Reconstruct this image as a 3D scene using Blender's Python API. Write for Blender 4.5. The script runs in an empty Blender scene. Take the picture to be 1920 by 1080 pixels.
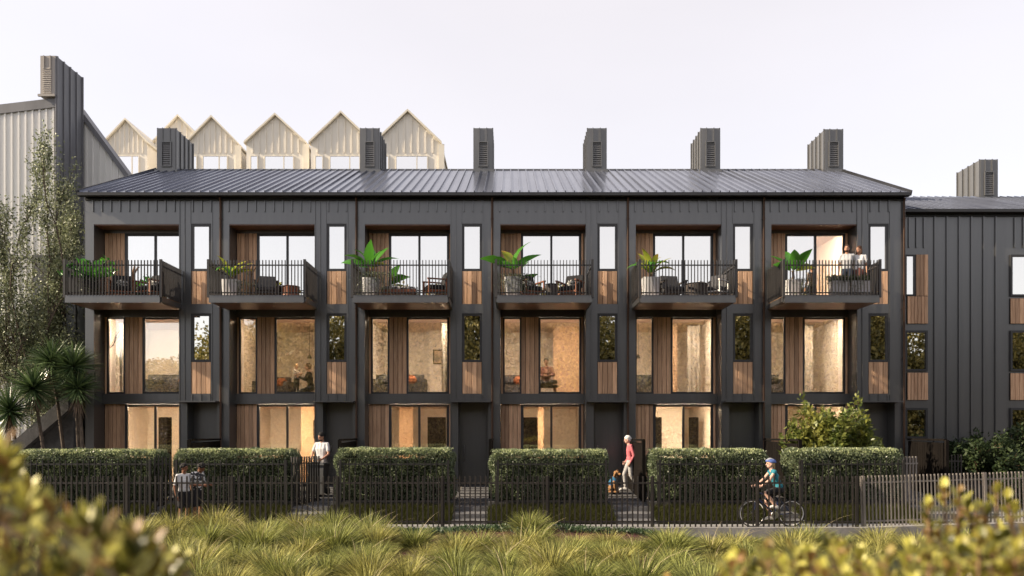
import bpy, bmesh, math, random
import numpy as np
from mathutils import Vector, Matrix

random.seed(7)
RNG = np.random.default_rng(11)
SC = bpy.context.scene
COL = SC.collection
R = math.radians

# ------------------------------------------------------------------ camera
CAM_Z = 2.4            # eye height above the street path
DIST = 26.0            # metres from the camera to the facade plane (Y = 0)
FPX = 1508.0           # focal length in pixels of a 1920 wide picture
VX, VY = 957.0, 812.0  # where the view axis meets the picture
cd = bpy.data.cameras.new('camera')
cd.sensor_width = 36.0
cd.lens = 36.0 * FPX / 1920.0
cd.shift_x = (960 - VX) / 1920.0
cd.shift_y = (VY - 540) / 1920.0
cd.clip_start = 0.05
cd.clip_end = 3000
cd.dof.use_dof = True
cd.dof.focus_distance = 19.0
cd.dof.aperture_fstop = 1.35
cam = bpy.data.objects.new('camera', cd)
cam.location = (0, -DIST, CAM_Z)
cam.rotation_euler = (R(90), 0, 0)
COL.objects.link(cam)
SC.camera = cam

# ------------------------------------------------------------------ sky and sun
SUN_EL, SUN_AZ = 30.0, 9.0     # elevation; degrees in front of the facade plane, sun on the left
SUN_DIR = Vector((-math.cos(R(SUN_AZ)) * math.cos(R(SUN_EL)), -math.sin(R(SUN_AZ)) * math.cos(R(SUN_EL)), math.sin(R(SUN_EL))))
w = bpy.data.worlds.new('World')
SC.world = w
w.use_nodes = True
nt = w.node_tree
nt.nodes.clear()
sky = nt.nodes.new('ShaderNodeTexSky')
sky.sky_type = 'NISHITA'
sky.sun_disc = False
sky.sun_elevation = R(SUN_EL)
sky.sun_rotation = math.atan2(SUN_DIR.x, SUN_DIR.y)
sky.air_density = 1.0
sky.dust_density = 1.5
sky.ozone_density = 2.0
bg = nt.nodes.new('ShaderNodeBackground')
bg.inputs['Strength'].default_value = 0.05
veil = nt.nodes.new('ShaderNodeBackground')      # thin bright cloud all over the sky
veil.inputs['Color'].default_value = (0.428, 0.381, 0.350, 1)
veil.inputs['Strength'].default_value = 1.0
wtc = nt.nodes.new('ShaderNodeTexCoord')          # faint uneven cloud
wmp = nt.nodes.new('ShaderNodeMapping')
wmp.inputs['Scale'].default_value = (1.0, 1.0, 2.6)
wno = nt.nodes.new('ShaderNodeTexNoise')
wno.inputs['Scale'].default_value = 1.6
wno.inputs['Detail'].default_value = 5.0
wmr = nt.nodes.new('ShaderNodeMapRange')
wmr.inputs[1].default_value = 0.3
wmr.inputs[2].default_value = 0.7
wmr.inputs[3].default_value = 0.955
wmr.inputs[4].default_value = 1.05
nt.links.new(wtc.outputs['Generated'], wmp.inputs['Vector'])
nt.links.new(wmp.outputs[0], wno.inputs['Vector'])
nt.links.new(wno.outputs['Fac'], wmr.inputs[0])
nt.links.new(wmr.outputs[0], veil.inputs['Strength'])
add = nt.nodes.new('ShaderNodeAddShader')
out = nt.nodes.new('ShaderNodeOutputWorld')
nt.links.new(sky.outputs[0], bg.inputs['Color'])
nt.links.new(bg.outputs[0], add.inputs[0])
nt.links.new(veil.outputs[0], add.inputs[1])
nt.links.new(add.outputs[0], out.inputs['Surface'])

sl = bpy.data.lights.new('sun', 'SUN')
sl.energy = 5.0
sl.angle = R(0.6)
sl.color = (1.0, 0.84, 0.62)
so = bpy.data.objects.new('sun', sl)
so.rotation_euler = SUN_DIR.to_track_quat('Z', 'Y').to_euler()
so.location = (-30, -10, 30)
COL.objects.link(so)

SC.view_settings.view_transform = 'Standard'
SC.view_settings.look = 'None'
SC.view_settings.exposure = 0.9
SC.view_settings.gamma = 1.0
SC.view_settings.use_curve_mapping = False
SC.render.engine = 'CYCLES'
SC.cycles.use_denoising = True
SC.cycles.max_bounces = 8
SC.cycles.transparent_max_bounces = 12
SC.cycles.sample_clamp_indirect = 6.0
SC.cycles.caustics_reflective = False
SC.cycles.caustics_refractive = False


def at(x, y, Y):
    """world point at depth Y seen at photograph pixel (x, y): used to measure the place"""
    s = (DIST + Y) / FPX
    return Vector(((x - VX) * s, Y, CAM_Z + (VY - y) * s))


# ------------------------------------------------------------------ materials
MATS = {}


def nodes_of(name):
    m = bpy.data.materials.new(name)
    m.use_nodes = True
    n = m.node_tree
    p = n.nodes.get('Principled BSDF')
    MATS[name] = m
    return m, n, p


def N(n, kind, **kw):
    nd = n.nodes.new(kind)
    for k, v in kw.items():
        if k in nd.inputs:
            nd.inputs[k].default_value = v
        else:
            setattr(nd, k, v)
    return nd


def mixc(n, fac, a, b):
    m = n.nodes.new('ShaderNodeMix')
    m.data_type = 'RGBA'
    for sock, v in ((m.inputs[0], fac), (m.inputs[6], a), (m.inputs[7], b)):
        if isinstance(v, (int, float)):
            sock.default_value = v
        elif isinstance(v, tuple):
            sock.default_value = (*v, 1) if len(v) == 3 else v
        else:
            n.links.new(v, sock)
    return m.outputs[2]


def ramp(n, src, a, b):
    r = n.nodes.new('ShaderNodeMapRange')
    r.inputs[1].default_value = a
    r.inputs[2].default_value = b
    n.links.new(src, r.inputs[0])
    return r.outputs[0]


def noisy(name, c0, c1, scale=3.0, stretch=(1, 1, 1), rough=0.6, spec=0.4, metal=0.0, detail=5.0, bump=0.0, obj_var=0.0, coords='Object', lo=0.35, hi=0.65, bscale=None, ior=1.5):
    """a plain surface whose colour drifts between c0 and c1, with optional relief and a change from piece to piece"""
    m, n, p = nodes_of(name)
    tc = N(n, 'ShaderNodeTexCoord')
    mp = N(n, 'ShaderNodeMapping')
    mp.inputs['Scale'].default_value = stretch
    src = tc.outputs[coords]
    if obj_var:
        oi = N(n, 'ShaderNodeObjectInfo')
        va = N(n, 'ShaderNodeVectorMath', operation='MULTIPLY_ADD')
        cv = N(n, 'ShaderNodeCombineXYZ')
        n.links.new(oi.outputs['Random'], cv.inputs[0])
        n.links.new(oi.outputs['Random'], cv.inputs[2])
        n.links.new(cv.outputs[0], va.inputs[0])
        va.inputs[1].default_value = (37, 0, 53)
        n.links.new(src, va.inputs[2])
        src = va.outputs[0]
    n.links.new(src, mp.inputs['Vector'])
    tx = N(n, 'ShaderNodeTexNoise', Scale=scale, Detail=detail, Roughness=0.6)
    n.links.new(mp.outputs[0], tx.inputs['Vector'])
    f = ramp(n, tx.outputs['Fac'], lo, hi)
    c = mixc(n, f, c0, c1)
    if obj_var:
        hv = N(n, 'ShaderNodeHueSaturation')
        rr = N(n, 'ShaderNodeMapRange')
        rr.inputs[3].default_value = 1 - obj_var
        rr.inputs[4].default_value = 1 + obj_var
        n.links.new(oi.outputs['Random'], rr.inputs[0])
        n.links.new(rr.outputs[0], hv.inputs['Value'])
        n.links.new(c, hv.inputs['Color'])
        c = hv.outputs[0]
    n.links.new(c, p.inputs['Base Color'])
    p.inputs['Roughness'].default_value = rough
    p.inputs['Specular IOR Level'].default_value = spec
    p.inputs['Metallic'].default_value = metal
    p.inputs['IOR'].default_value = ior
    if bump:
        b = N(n, 'ShaderNodeBump', Strength=bump, Distance=0.02)
        if bscale:
            t2 = N(n, 'ShaderNodeTexNoise', Scale=bscale, Detail=4.0)
            n.links.new(mp.outputs[0], t2.inputs['Vector'])
            n.links.new(t2.outputs['Fac'], b.inputs['Height'])
        else:
            n.links.new(tx.outputs['Fac'], b.inputs['Height'])
        n.links.new(b.outputs[0], p.inputs['Normal'])
    return m


def foliage(name, dark, light, rough=0.45, trans=0.35, spec=0.5, tint=None, stops=None):
    """leaf surface: colour changes from leaf to leaf, some light passes through"""
    m, n, p = nodes_of(name)
    g = N(n, 'ShaderNodeNewGeometry')
    c = mixc(n, g.outputs['Random Per Island'], dark, light)
    if stops:
        cr = n.nodes.new('ShaderNodeValToRGB')
        el = cr.color_ramp.elements
        while len(el) < len(stops):
            el.new(0.5)
        for e_, (ps, cl) in zip(el, stops):
            e_.position = ps
            e_.color = (*cl, 1)
        n.links.new(g.outputs['Random Per Island'], cr.inputs[0])
        c = cr.outputs[0]
    if tint:
        tx = N(n, 'ShaderNodeTexNoise', Scale=1.7, Detail=2.0)
        tc = N(n, 'ShaderNodeTexCoord')
        n.links.new(tc.outputs['Object'], tx.inputs['Vector'])
        c = mixc(n, ramp(n, tx.outputs['Fac'], 0.5, 0.68), c, tint)
    n.links.new(c, p.inputs['Base Color'])
    p.inputs['Roughness'].default_value = rough
    p.inputs['Specular IOR Level'].default_value = spec
    tr = N(n, 'ShaderNodeBsdfTranslucent')
    n.links.new(c, tr.inputs['Color'])
    mx = N(n, 'ShaderNodeMixShader')
    mx.inputs[0].default_value = trans
    o = n.nodes.get('Material Output')
    n.links.new(p.outputs[0], mx.inputs[1])
    n.links.new(tr.outputs[0], mx.inputs[2])
    n.links.new(mx.outputs[0], o.inputs['Surface'])
    return m


def plain(name, c, rough=0.6, spec=0.4, metal=0.0, emit=None, estr=0.0):
    m, n, p = nodes_of(name)
    p.inputs['Base Color'].default_value = (*c, 1)
    p.inputs['Roughness'].default_value = rough
    p.inputs['Specular IOR Level'].default_value = spec
    p.inputs['Metallic'].default_value = metal
    if emit:
        p.inputs['Emission Color'].default_value = (*emit, 1)
        p.inputs['Emission Strength'].default_value = estr
    return m


def glass(name, refl, tint=(1, 1, 1), wobble=0.02):
    """coated window glass: mirrors part of the light and lets the rest through"""
    m, n, p = nodes_of(name)
    n.nodes.remove(p)
    gl = N(n, 'ShaderNodeBsdfGlossy', Roughness=0.0)
    gl.inputs['Color'].default_value = (1.0, 0.975, 0.93, 1)
    tr = N(n, 'ShaderNodeBsdfTransparent')
    tr.inputs['Color'].default_value = (*tint, 1)
    lw = N(n, 'ShaderNodeFresnel', IOR=1.5)
    mr = N(n, 'ShaderNodeMapRange')
    mr.inputs[3].default_value = refl
    mr.inputs[4].default_value = 1.0
    n.links.new(lw.outputs[0], mr.inputs[0])
    tc = N(n, 'ShaderNodeTexCoord')
    tx = N(n, 'ShaderNodeTexNoise', Scale=0.9, Detail=1.0)
    n.links.new(tc.outputs['Object'], tx.inputs['Vector'])
    b = N(n, 'ShaderNodeBump', Strength=wobble, Distance=0.05)
    n.links.new(tx.outputs['Fac'], b.inputs['Height'])
    n.links.new(b.outputs[0], gl.inputs['Normal'])
    mx = N(n, 'ShaderNodeMixShader')
    n.links.new(mr.outputs[0], mx.inputs[0])
    n.links.new(tr.outputs[0], mx.inputs[1])
    n.links.new(gl.outputs[0], mx.inputs[2])
    n.links.new(mx.outputs[0], n.nodes['Material Output'].inputs['Surface'])
    return m


noisy('cladding', (0.034, 0.035, 0.037), (0.050, 0.050, 0.052), 1.6, (4, 4, 0.22), rough=0.34, spec=0.5, obj_var=0.07, ior=2.08)
noisy('cladding_light', (0.30, 0.275, 0.255), (0.36, 0.33, 0.305), 1.2, (3, 3, 0.25), rough=0.5, spec=0.4)
noisy('gutter', (0.018, 0.018, 0.02), (0.026, 0.026, 0.028), 2.0, rough=0.4)
noisy('roof_metal', (0.15, 0.165, 0.22), (0.215, 0.235, 0.295), 0.7, (1.5, 0.4, 1), rough=0.24, spec=0.5, metal=0.65, obj_var=0.10, bump=0.02, bscale=2.5, ior=1.8)
noisy('chimney_metal', (0.075, 0.075, 0.077), (0.105, 0.104, 0.105), 1.5, (2, 2, 0.3), rough=0.36, ior=1.9)
noisy('timber', (0.38, 0.215, 0.125), (0.70, 0.45, 0.285), 5.0, (9, 9, 0.35), rough=0.55, spec=0.3, obj_var=0.30, bump=0.2, lo=0.3, hi=0.7)
noisy('timber_dark', (0.005, 0.004, 0.0035), (0.009, 0.007, 0.006), 4.0, (8, 8, 0.4), rough=0.9, spec=0.1, obj_var=0.2)
noisy('soffit', (0.20, 0.11, 0.085), (0.28, 0.155, 0.12), 2.0, (1, 4, 1), rough=0.38, spec=0.5)
noisy('copper_pipe', (0.055, 0.035, 0.027), (0.10, 0.058, 0.042), 2.0, (2, 2, 0.4), rough=0.35, metal=0.5)
noisy('frame_metal', (0.030, 0.030, 0.032), (0.042, 0.042, 0.044), 2.0, rough=0.42)
noisy('railing', (0.034, 0.032, 0.032), (0.050, 0.046, 0.045), 2.0, rough=0.45, obj_var=0.12)
noisy('fence_metal', (0.022, 0.019, 0.018), (0.036, 0.031, 0.029), 2.0, rough=0.5, obj_var=0.14)
noisy('fence_pale', (0.17, 0.152, 0.14), (0.24, 0.215, 0.20), 2.0, rough=0.5, obj_var=0.10)
noisy('concrete', (0.16, 0.155, 0.155), (0.30, 0.29, 0.285), 2.2, rough=0.85, bump=0.4, bscale=30, lo=0.25, hi=0.75)
noisy('concrete_dark', (0.045, 0.044, 0.046), (0.085, 0.082, 0.084), 3.0, rough=0.85, bump=0.4, bscale=25)
noisy('paving', (0.075, 0.074, 0.078), (0.135, 0.132, 0.136), 3.0, rough=0.85, bump=0.4, bscale=28, obj_var=0.22)
noisy('asphalt', (0.20, 0.195, 0.19), (0.27, 0.262, 0.255), 8.0, rough=0.9, bump=0.4, bscale=60)
noisy('mulch', (0.014, 0.006, 0.005), (0.10, 0.026, 0.020), 26.0, rough=0.95, bump=1.0, lo=0.3, hi=0.7)
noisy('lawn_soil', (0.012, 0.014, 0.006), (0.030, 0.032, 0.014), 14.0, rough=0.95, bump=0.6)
noisy('ground', (0.06, 0.052, 0.04), (0.10, 0.09, 0.066), 0.6, rough=0.95)
noisy('cream_cladding', (0.72, 0.675, 0.595), (0.80, 0.75, 0.665), 0.8, (2, 2, 0.3), rough=0.6)
noisy('cream_trim', (0.66, 0.61, 0.52), (0.74, 0.69, 0.59), 1.0, rough=0.5)
noisy('grey_cladding', (0.68, 0.67, 0.65), (0.76, 0.75, 0.73), 0.8, (2, 2, 0.2), rough=0.55, obj_var=0.04)
noisy('fin_metal', (0.13, 0.13, 0.142), (0.17, 0.17, 0.185), 1.0, (2, 2, 0.25), rough=0.5)
noisy('bark', (0.055, 0.040, 0.030), (0.13, 0.10, 0.078), 10.0, (3, 3, 0.6), rough=0.9, bump=0.6)
noisy('bark_warm', (0.12, 0.07, 0.042), (0.25, 0.15, 0.09), 10.0, (3, 3, 0.6), rough=0.9, bump=0.6)
noisy('plaster', (0.70, 0.64, 0.565), (0.76, 0.70, 0.62), 0.8, rough=0.9)
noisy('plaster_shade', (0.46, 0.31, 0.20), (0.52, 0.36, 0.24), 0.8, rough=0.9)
noisy('ceiling_paint', (0.62, 0.50, 0.42), (0.66, 0.54, 0.45), 0.8, rough=0.9)
noisy('floor_oak', (0.22, 0.13, 0.075), (0.34, 0.21, 0.13), 3.0, (1, 8, 1), rough=0.5)
noisy('sofa_grey', (0.045, 0.045, 0.05), (0.075, 0.073, 0.078), 8.0, rough=0.95)
noisy('cushion_rust', (0.24, 0.07, 0.03), (0.32, 0.11, 0.05), 8.0, rough=0.95)
noisy('cushion_black', (0.010, 0.010, 0.012), (0.022, 0.022, 0.024), 14.0, rough=0.95)
noisy('fabric_pattern', (0.03, 0.03, 0.03), (0.45, 0.44, 0.42), 16.0, rough=0.95, lo=0.48, hi=0.54)
noisy('teak', (0.16, 0.055, 0.03), (0.27, 0.10, 0.05), 6.0, (6, 1, 1), rough=0.55)
noisy('weave', (0.035, 0.03, 0.03), (0.08, 0.066, 0.062), 40.0, rough=0.9, bump=0.5)
noisy('white_planter', (0.62, 0.61, 0.62), (0.70, 0.69, 0.70), 3.0, rough=0.6)
noisy('white_paint', (0.74, 0.72, 0.70), (0.80, 0.78, 0.76), 3.0, rough=0.5)
noisy('curtain', (0.30, 0.27, 0.24), (0.37, 0.34, 0.30), 3.0, (6, 6, 0.3), rough=0.9)
noisy('artwork', (0.10, 0.12, 0.13), (0.55, 0.40, 0.28), 2.2, rough=0.8, obj_var=0.3)
noisy('blind', (0.76, 0.745, 0.73), (0.80, 0.785, 0.77), 2.0, (1, 1, 0.3), rough=0.9)
plain('lamp_glow', (1, 0.9, 0.8), emit=(1.0, 0.81, 0.61), estr=165.0)
plain('lamp_glow_low', (1, 0.9, 0.8), emit=(1.0, 0.77, 0.52), estr=135.0)
plain('lamp_glow_soft', (1, 0.9, 0.8), emit=(1.0, 0.75, 0.50), estr=80.0)
noisy('fence_dark', (0.016, 0.015, 0.015), (0.026, 0.024, 0.023), 2.0, rough=0.5, obj_var=0.12)
plain('steel', (0.55, 0.55, 0.56), rough=0.3, metal=1.0)
plain('rubber', (0.012, 0.012, 0.013), rough=0.8)
plain('bike_blue', (0.012, 0.022, 0.075), rough=0.35, spec=0.6)
plain('black_plastic', (0.012, 0.012, 0.014), rough=0.5)
noisy('bin_grey', (0.11, 0.112, 0.118), (0.14, 0.142, 0.148), 4.0, rough=0.5)
glass('glass_mirror', 0.86, (0.35, 0.35, 0.36))
glass('glass_clear', 0.33, (0.93, 0.92, 0.90))
glass('glass_low', 0.13, (0.93, 0.92, 0.90))
glass('glass_far', 0.9, (0.5, 0.5, 0.5))
foliage('hedge_leaf', (0.018, 0.030, 0.016), (0.29, 0.345, 0.19), rough=0.36, trans=0.20, spec=0.6)
foliage('sun_tint_leaf', (0.20, 0.25, 0.09), (0.72, 0.76, 0.44), rough=0.42, trans=0.3)  # lighter hedge leaf: the sunlit top band painted as leaf colour
foliage('silver_leaf', (0.045, 0.060, 0.026), (0.36, 0.39, 0.23), rough=0.5, trans=0.25)
foliage('cordyline_leaf', (0.022, 0.050, 0.020), (0.14, 0.20, 0.08), rough=0.35, trans=0.15, spec=0.6)
foliage('dry_leaf', (0.16, 0.11, 0.075), (0.28, 0.20, 0.14), rough=0.8, trans=0.15)
foliage('bush_leaf', (0.060, 0.095, 0.022), (0.27, 0.30, 0.075), rough=0.42, trans=0.35, tint=(0.26, 0.25, 0.05))
foliage('dark_bush_leaf', (0.016, 0.030, 0.012), (0.050, 0.072, 0.026), rough=0.6, spec=0.25, trans=0.2)
foliage('tussock_blade', (0.018, 0.024, 0.006), (0.58, 0.54, 0.165), rough=0.55, trans=0.28, spec=0.25)
foliage('tussock_green', (0.014, 0.024, 0.006), (0.43, 0.45, 0.13), rough=0.55, trans=0.28, spec=0.25)
foliage('straw', (0.40, 0.32, 0.17), (0.60, 0.50, 0.30), rough=0.6, trans=0.25)
foliage('lawn_blade', (0.030, 0.034, 0.008), (0.075, 0.078, 0.020), rough=0.6, trans=0.3, spec=0.2)
foliage('ground_cover_leaf', (0.018, 0.042, 0.016), (0.060, 0.105, 0.040), rough=0.5, trans=0.2)
foliage('near_leaf', (0.16, 0.19, 0.02), (0.74, 0.72, 0.17), rough=0.38, trans=0.35, spec=0.4,
        stops=((0.0, (0.05, 0.055, 0.015)), (0.25, (0.17, 0.17, 0.03)), (0.42, (0.30, 0.17, 0.07)), (0.55, (0.34, 0.32, 0.05)), (0.8, (0.62, 0.58, 0.13)), (1.0, (0.66, 0.62, 0.20))))
foliage('far_leaf', (0.055, 0.060, 0.016), (0.34, 0.28, 0.085), rough=0.55, trans=0.3)
foliage('lush_leaf', (0.035, 0.16, 0.018), (0.10, 0.30, 0.035), rough=0.30, trans=0.35, spec=0.6)
foliage('lime_leaf', (0.16, 0.24, 0.02), (0.42, 0.44, 0.06), rough=0.35, trans=0.40, spec=0.5, tint=(0.42, 0.18, 0.06))
foliage('trail_leaf', (0.05, 0.08, 0.04), (0.22, 0.25, 0.15), rough=0.5, trans=0.25)


# ------------------------------------------------------------------ mesh helpers
class MB:
    def __init__(s):
        s.v, s.f, s.m = [], [], []

    def add(s, vs, fs, mi=0):
        o = len(s.v)
        s.v += [tuple(v) for v in vs]
        s.f += [tuple(i + o for i in f) for f in fs]
        s.m += [mi] * len(fs)
        return s

    def box(s, x0, x1, y0, y1, z0, z1, mi=0):
        vs = [(x0, y0, z0), (x1, y0, z0), (x1, y1, z0), (x0, y1, z0), (x0, y0, z1), (x1, y0, z1), (x1, y1, z1), (x0, y1, z1)]
        return s.add(vs, [(0, 3, 2, 1), (4, 5, 6, 7), (0, 1, 5, 4), (1, 2, 6, 5), (2, 3, 7, 6), (3, 0, 4, 7)], mi)

    def bar(s, a, b, wd, ht, mi=0, up=(0, 0, 1)):
        a, b = Vector(a), Vector(b)
        d = (b - a).normalized()
        sd = d.cross(Vector(up))
        if sd.length < 1e-4:
            sd = d.cross(Vector((0, 1, 0)))
        sd.normalize()
        u = sd.cross(d) * ht / 2
        sd = sd * wd / 2
        vs = [a - sd - u, a + sd - u, a + sd + u, a - sd + u, b - sd - u, b + sd - u, b + sd + u, b - sd + u]
        return s.add(vs, [(0, 1, 2, 3), (5, 4, 7, 6), (1, 0, 4, 5), (2, 1, 5, 6), (3, 2, 6, 7), (0, 3, 7, 4)][:], mi)

    def prism(s, poly, y0, y1, mi=0):
        """polygon in XZ pushed from y0 to y1"""
        n = len(poly)
        vs = [(x, y0, z) for x, z in poly] + [(x, y1, z) for x, z in poly]
        fs = [tuple(range(n)), tuple(range(2 * n - 1, n - 1, -1))]
        fs += [((i + 1) % n, i, n + i, n + (i + 1) % n) for i in range(n)]
        return s.add(vs, fs, mi)

    def tube(s, pts, rad, n=8, mi=0, closed=False):
        pts = [Vector(p) for p in pts]
        k = len(pts)
        if isinstance(rad, (int, float)):
            rad = [rad] * k
        vs, fs = [], []
        ref = None
        for i, p in enumerate(pts):
            if closed:
                d = pts[(i + 1) % k] - pts[i - 1]
            else:
                d = pts[min(i + 1, k - 1)] - pts[max(i - 1, 0)]
            d.normalize()
            if ref is None:
                ref = d.orthogonal().normalized()
            ref = (ref - d * ref.dot(d))
            ref = ref.normalized() if ref.length > 1e-5 else d.orthogonal().normalized()
            b = d.cross(ref)
            for j in range(n):
                a = 2 * math.pi * j / n
                vs.append(p + (ref * math.cos(a) + b * math.sin(a)) * rad[i])
        for i in range(k if closed else k - 1):
            i2 = (i + 1) % k
            for j in range(n):
                j2 = (j + 1) % n
                fs.append((i * n + j, i * n + j2, i2 * n + j2, i2 * n + j))
        if not closed:
            fs.append(tuple(range(n - 1, -1, -1)))
            fs.append(tuple((k - 1) * n + j for j in range(n)))
        return s.add(vs, fs, mi)

    def lathe(s, prof, c=(0, 0, 0), n=20, mi=0, sq=None):
        vs, fs = [], []
        for r, z in prof:
            for j in range(n):
                a = 2 * math.pi * j / n
                cx, cy = math.cos(a), math.sin(a)
                if sq:
                    q = (abs(cx) ** sq + abs(cy) ** sq) ** (-1.0 / sq)
                    cx, cy = cx * q, cy * q
                vs.append((c[0] + r * cx, c[1] + r * cy, c[2] + z))
        for i in range(len(prof) - 1):
            for j in range(n):
                j2 = (j + 1) % n
                fs.append((i * n + j, i * n + j2, (i + 1) * n + j2, (i + 1) * n + j))
        fs.append(tuple(range(n - 1, -1, -1)))
        fs.append(tuple((len(prof) - 1) * n + j for j in range(n)))
        return s.add(vs, fs, mi)

    def ball(s, c, r, n=12, m=8, mi=0):
        rx, ry, rz = r if isinstance(r, tuple) else (r, r, r)
        prof = []
        vs, fs = [(c[0], c[1], c[2] - rz)], []
        for i in range(1, m):
            t = -math.pi / 2 + math.pi * i / m
            for j in range(n):
                a = 2 * math.pi * j / n
                vs.append((c[0] + rx * math.cos(t) * math.cos(a), c[1] + ry * math.cos(t) * math.sin(a), c[2] + rz * math.sin(t)))
        vs.append((c[0], c[1], c[2] + rz))
        for j in range(n):
            fs.append((0, 1 + (j + 1) % n, 1 + j))
            fs.append((len(vs) - 1, 1 + (m - 2) * n + j, 1 + (m - 2) * n + (j + 1) % n))
        for i in range(m - 2):
            for j in range(n):
                j2 = (j + 1) % n
                fs.append((1 + i * n + j, 1 + i * n + j2, 1 + (i + 1) * n + j2, 1 + (i + 1) * n + j))
        return s.add(vs, fs, mi)

    def mesh(s, name, mats, smooth=False):
        me = bpy.data.meshes.new(name)
        me.from_pydata(s.v, [], s.f)
        for mt in (mats if isinstance(mats, (list, tuple)) else [mats]):
            me.materials.append(MATS[mt])
        if len(set(s.m)) > 1:
            me.polygons.foreach_set('material_index', s.m)
        if smooth:
            me.polygons.foreach_set('use_smooth', [True] * len(me.polygons))
            me.set_sharp_from_angle(angle=R(40))
        me.update()
        return me

    def build(s, name, mats, parent=None, smooth=False, loc=None):
        return link(name, s.mesh(name, mats, smooth), parent, loc)


def link(name, me, parent=None, loc=None, rot=None, scale=None):
    o = bpy.data.objects.new(name, me)
    COL.objects.link(o)
    if parent is not None:
        o.parent = parent
    if loc is not None:
        o.location = loc
    if rot is not None:
        o.rotation_euler = rot
    if scale is not None:
        o.scale = scale if isinstance(scale, (tuple, list)) else (scale,) * 3
    return o


def tag(o, label=None, cat=None, group=None, kind=None):
    for k, v in (('label', label), ('category', cat), ('group', group), ('kind', kind)):
        if v:
            o[k] = v
    return o


def thing(name, label, cat, loc=(0, 0, 0), rz=0.0, group=None):
    o = link(name, None, None, loc, (0, 0, rz))
    return tag(o, label, cat, group)


BOXES = {}


def piece(name, dims, loc, mat, parent, chamfer=0.0, rot=None):
    """one box-shaped piece; alike pieces share their mesh.  loc is the low corner's centre-bottom"""
    k = (name, tuple(round(d, 4) for d in dims), mat)
    if k not in BOXES:
        dx, dy, dz = dims
        m = MB()
        c = min(chamfer, dx * 0.3, dy * 0.3)
        if c > 0:
            poly = [(-dx / 2 + c, -dy / 2), (dx / 2 - c, -dy / 2), (dx / 2, -dy / 2 + c), (dx / 2, dy / 2), (-dx / 2, dy / 2), (-dx / 2, -dy / 2 + c)]
            n = len(poly)
            vs = [(x, y, 0) for x, y in poly] + [(x, y, dz) for x, y in poly]
            fs = [tuple(range(n - 1, -1, -1)), tuple(range(n, 2 * n))] + [(i, (i + 1) % n, n + (i + 1) % n, n + i) for i in range(n)]
            m.add(vs, fs)
        else:
            m.box(-dx / 2, dx / 2, -dy / 2, dy / 2, 0, dz)
        BOXES[k] = m.mesh(name, mat)
    return link(name, BOXES[k], parent, loc, rot)


def quads_mesh(name, V, Q, mat, smooth=False):
    """mesh straight from numpy arrays of corners and quads"""
    me = bpy.data.meshes.new(name)
    V = np.ascontiguousarray(V, dtype=np.float32)
    Q = np.ascontiguousarray(Q, dtype=np.int32)
    me.vertices.add(len(V))
    me.vertices.foreach_set('co', V.ravel())
    me.loops.add(Q.size)
    me.loops.foreach_set('vertex_index', Q.ravel())
    me.polygons.add(len(Q))
    me.polygons.foreach_set('loop_start', np.arange(0, Q.size, 4, dtype=np.int32))
    if smooth:
        me.polygons.foreach_set('use_smooth', np.ones(len(Q), dtype=bool))
    me.materials.append(MATS[mat])
    me.update(calc_edges=True)
    return me


def unit(a):
    return a / (np.linalg.norm(a, axis=-1, keepdims=True) + 1e-9)


def leaf_cloud(P, axis, L, W, fold=0.25, rng=RNG):
    """a folded two-quad leaf at each point of P along axis; returns corners and quads"""
    n = len(P)
    axis = unit(axis)
    rnd = unit(rng.normal(size=(n, 3)))
    side = unit(np.cross(axis, rnd))
    nor = np.cross(side, axis)
    L = np.broadcast_to(np.asarray(L, dtype=float), (n,))[:, None]
    W = np.broadcast_to(np.asarray(W, dtype=float), (n,))[:, None]
    base, tip = P, P + axis * L
    mid = P + axis * L * 0.5
    a = mid + side * W * 0.5 + nor * W * fold
    b = mid - side * W * 0.5 + nor * W * fold
    V = np.stack([base, a, tip, b], axis=1).reshape(-1, 3)
    Q = np.arange(4 * n).reshape(-1, 4)
    return V, Q


def strips(base, dirs, length, width, droop, segs=3, rng=RNG):
    """curved tapering blades: base (n,3), unit dirs (n,3)"""
    n = len(base)
    d = unit(dirs)
    hz = d.copy()
    hz[:, 2] = 0
    hz = unit(hz + 1e-4)
    side = np.stack([-hz[:, 1], hz[:, 0], np.zeros(n)], axis=1)
    tw = rng.uniform(-0.9, 0.9, size=(n, 1))
    side = unit(side + tw * np.cross(d, side))
    V = []
    p = base.copy()
    cur = d.copy()
    for i in range(segs + 1):
        t = i / segs
        wv = (width * (1 - 0.85 * t ** 1.5))[:, None]
        V.append(np.stack([p - side * wv / 2, p + side * wv / 2], axis=1))
        if i < segs:
            p = p + cur * (length / segs)[:, None]
            cur = unit(cur + np.stack([np.zeros(n), np.zeros(n), -droop], axis=1) + hz * 0.15)
    V = np.stack(V, axis=1)              # n, segs+1, 2, 3
    k = (segs + 1) * 2
    off = (np.arange(n) * k)[:, None, None]
    q = np.array([[2 * i, 2 * i + 1, 2 * i + 3, 2 * i + 2] for i in range(segs)])[None]
    return V.reshape(-1, 3), (off + q).reshape(-1, 4)


def merge(parts):
    V, Q, o = [], [], 0
    for v, q in parts:
        V.append(v)
        Q.append(q + o)
        o += len(v)
    return np.concatenate(V), np.concatenate(Q)

# ------------------------------------------------------------------ ground, paths, kerb
FENCE_Y = -6.0
BEND = (8.63, -6.0)
FAR_END = (14.9, -5.75)


def smooth(a, b, x):
    t = np.clip((x - a) / (b - a), 0, 1)
    return t * t * (3 - 2 * t)


def bed_z(x, y):
    """height of the planted bed in front of the fence"""
    z = 0.02 - 0.34 * smooth(2.6, 5.5, x)
    z = z - 0.10 * smooth(-7.5, -12, y) + 0.05 * np.sin(x * 0.9 + 1) * np.sin(y * 0.8)
    return z


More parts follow.
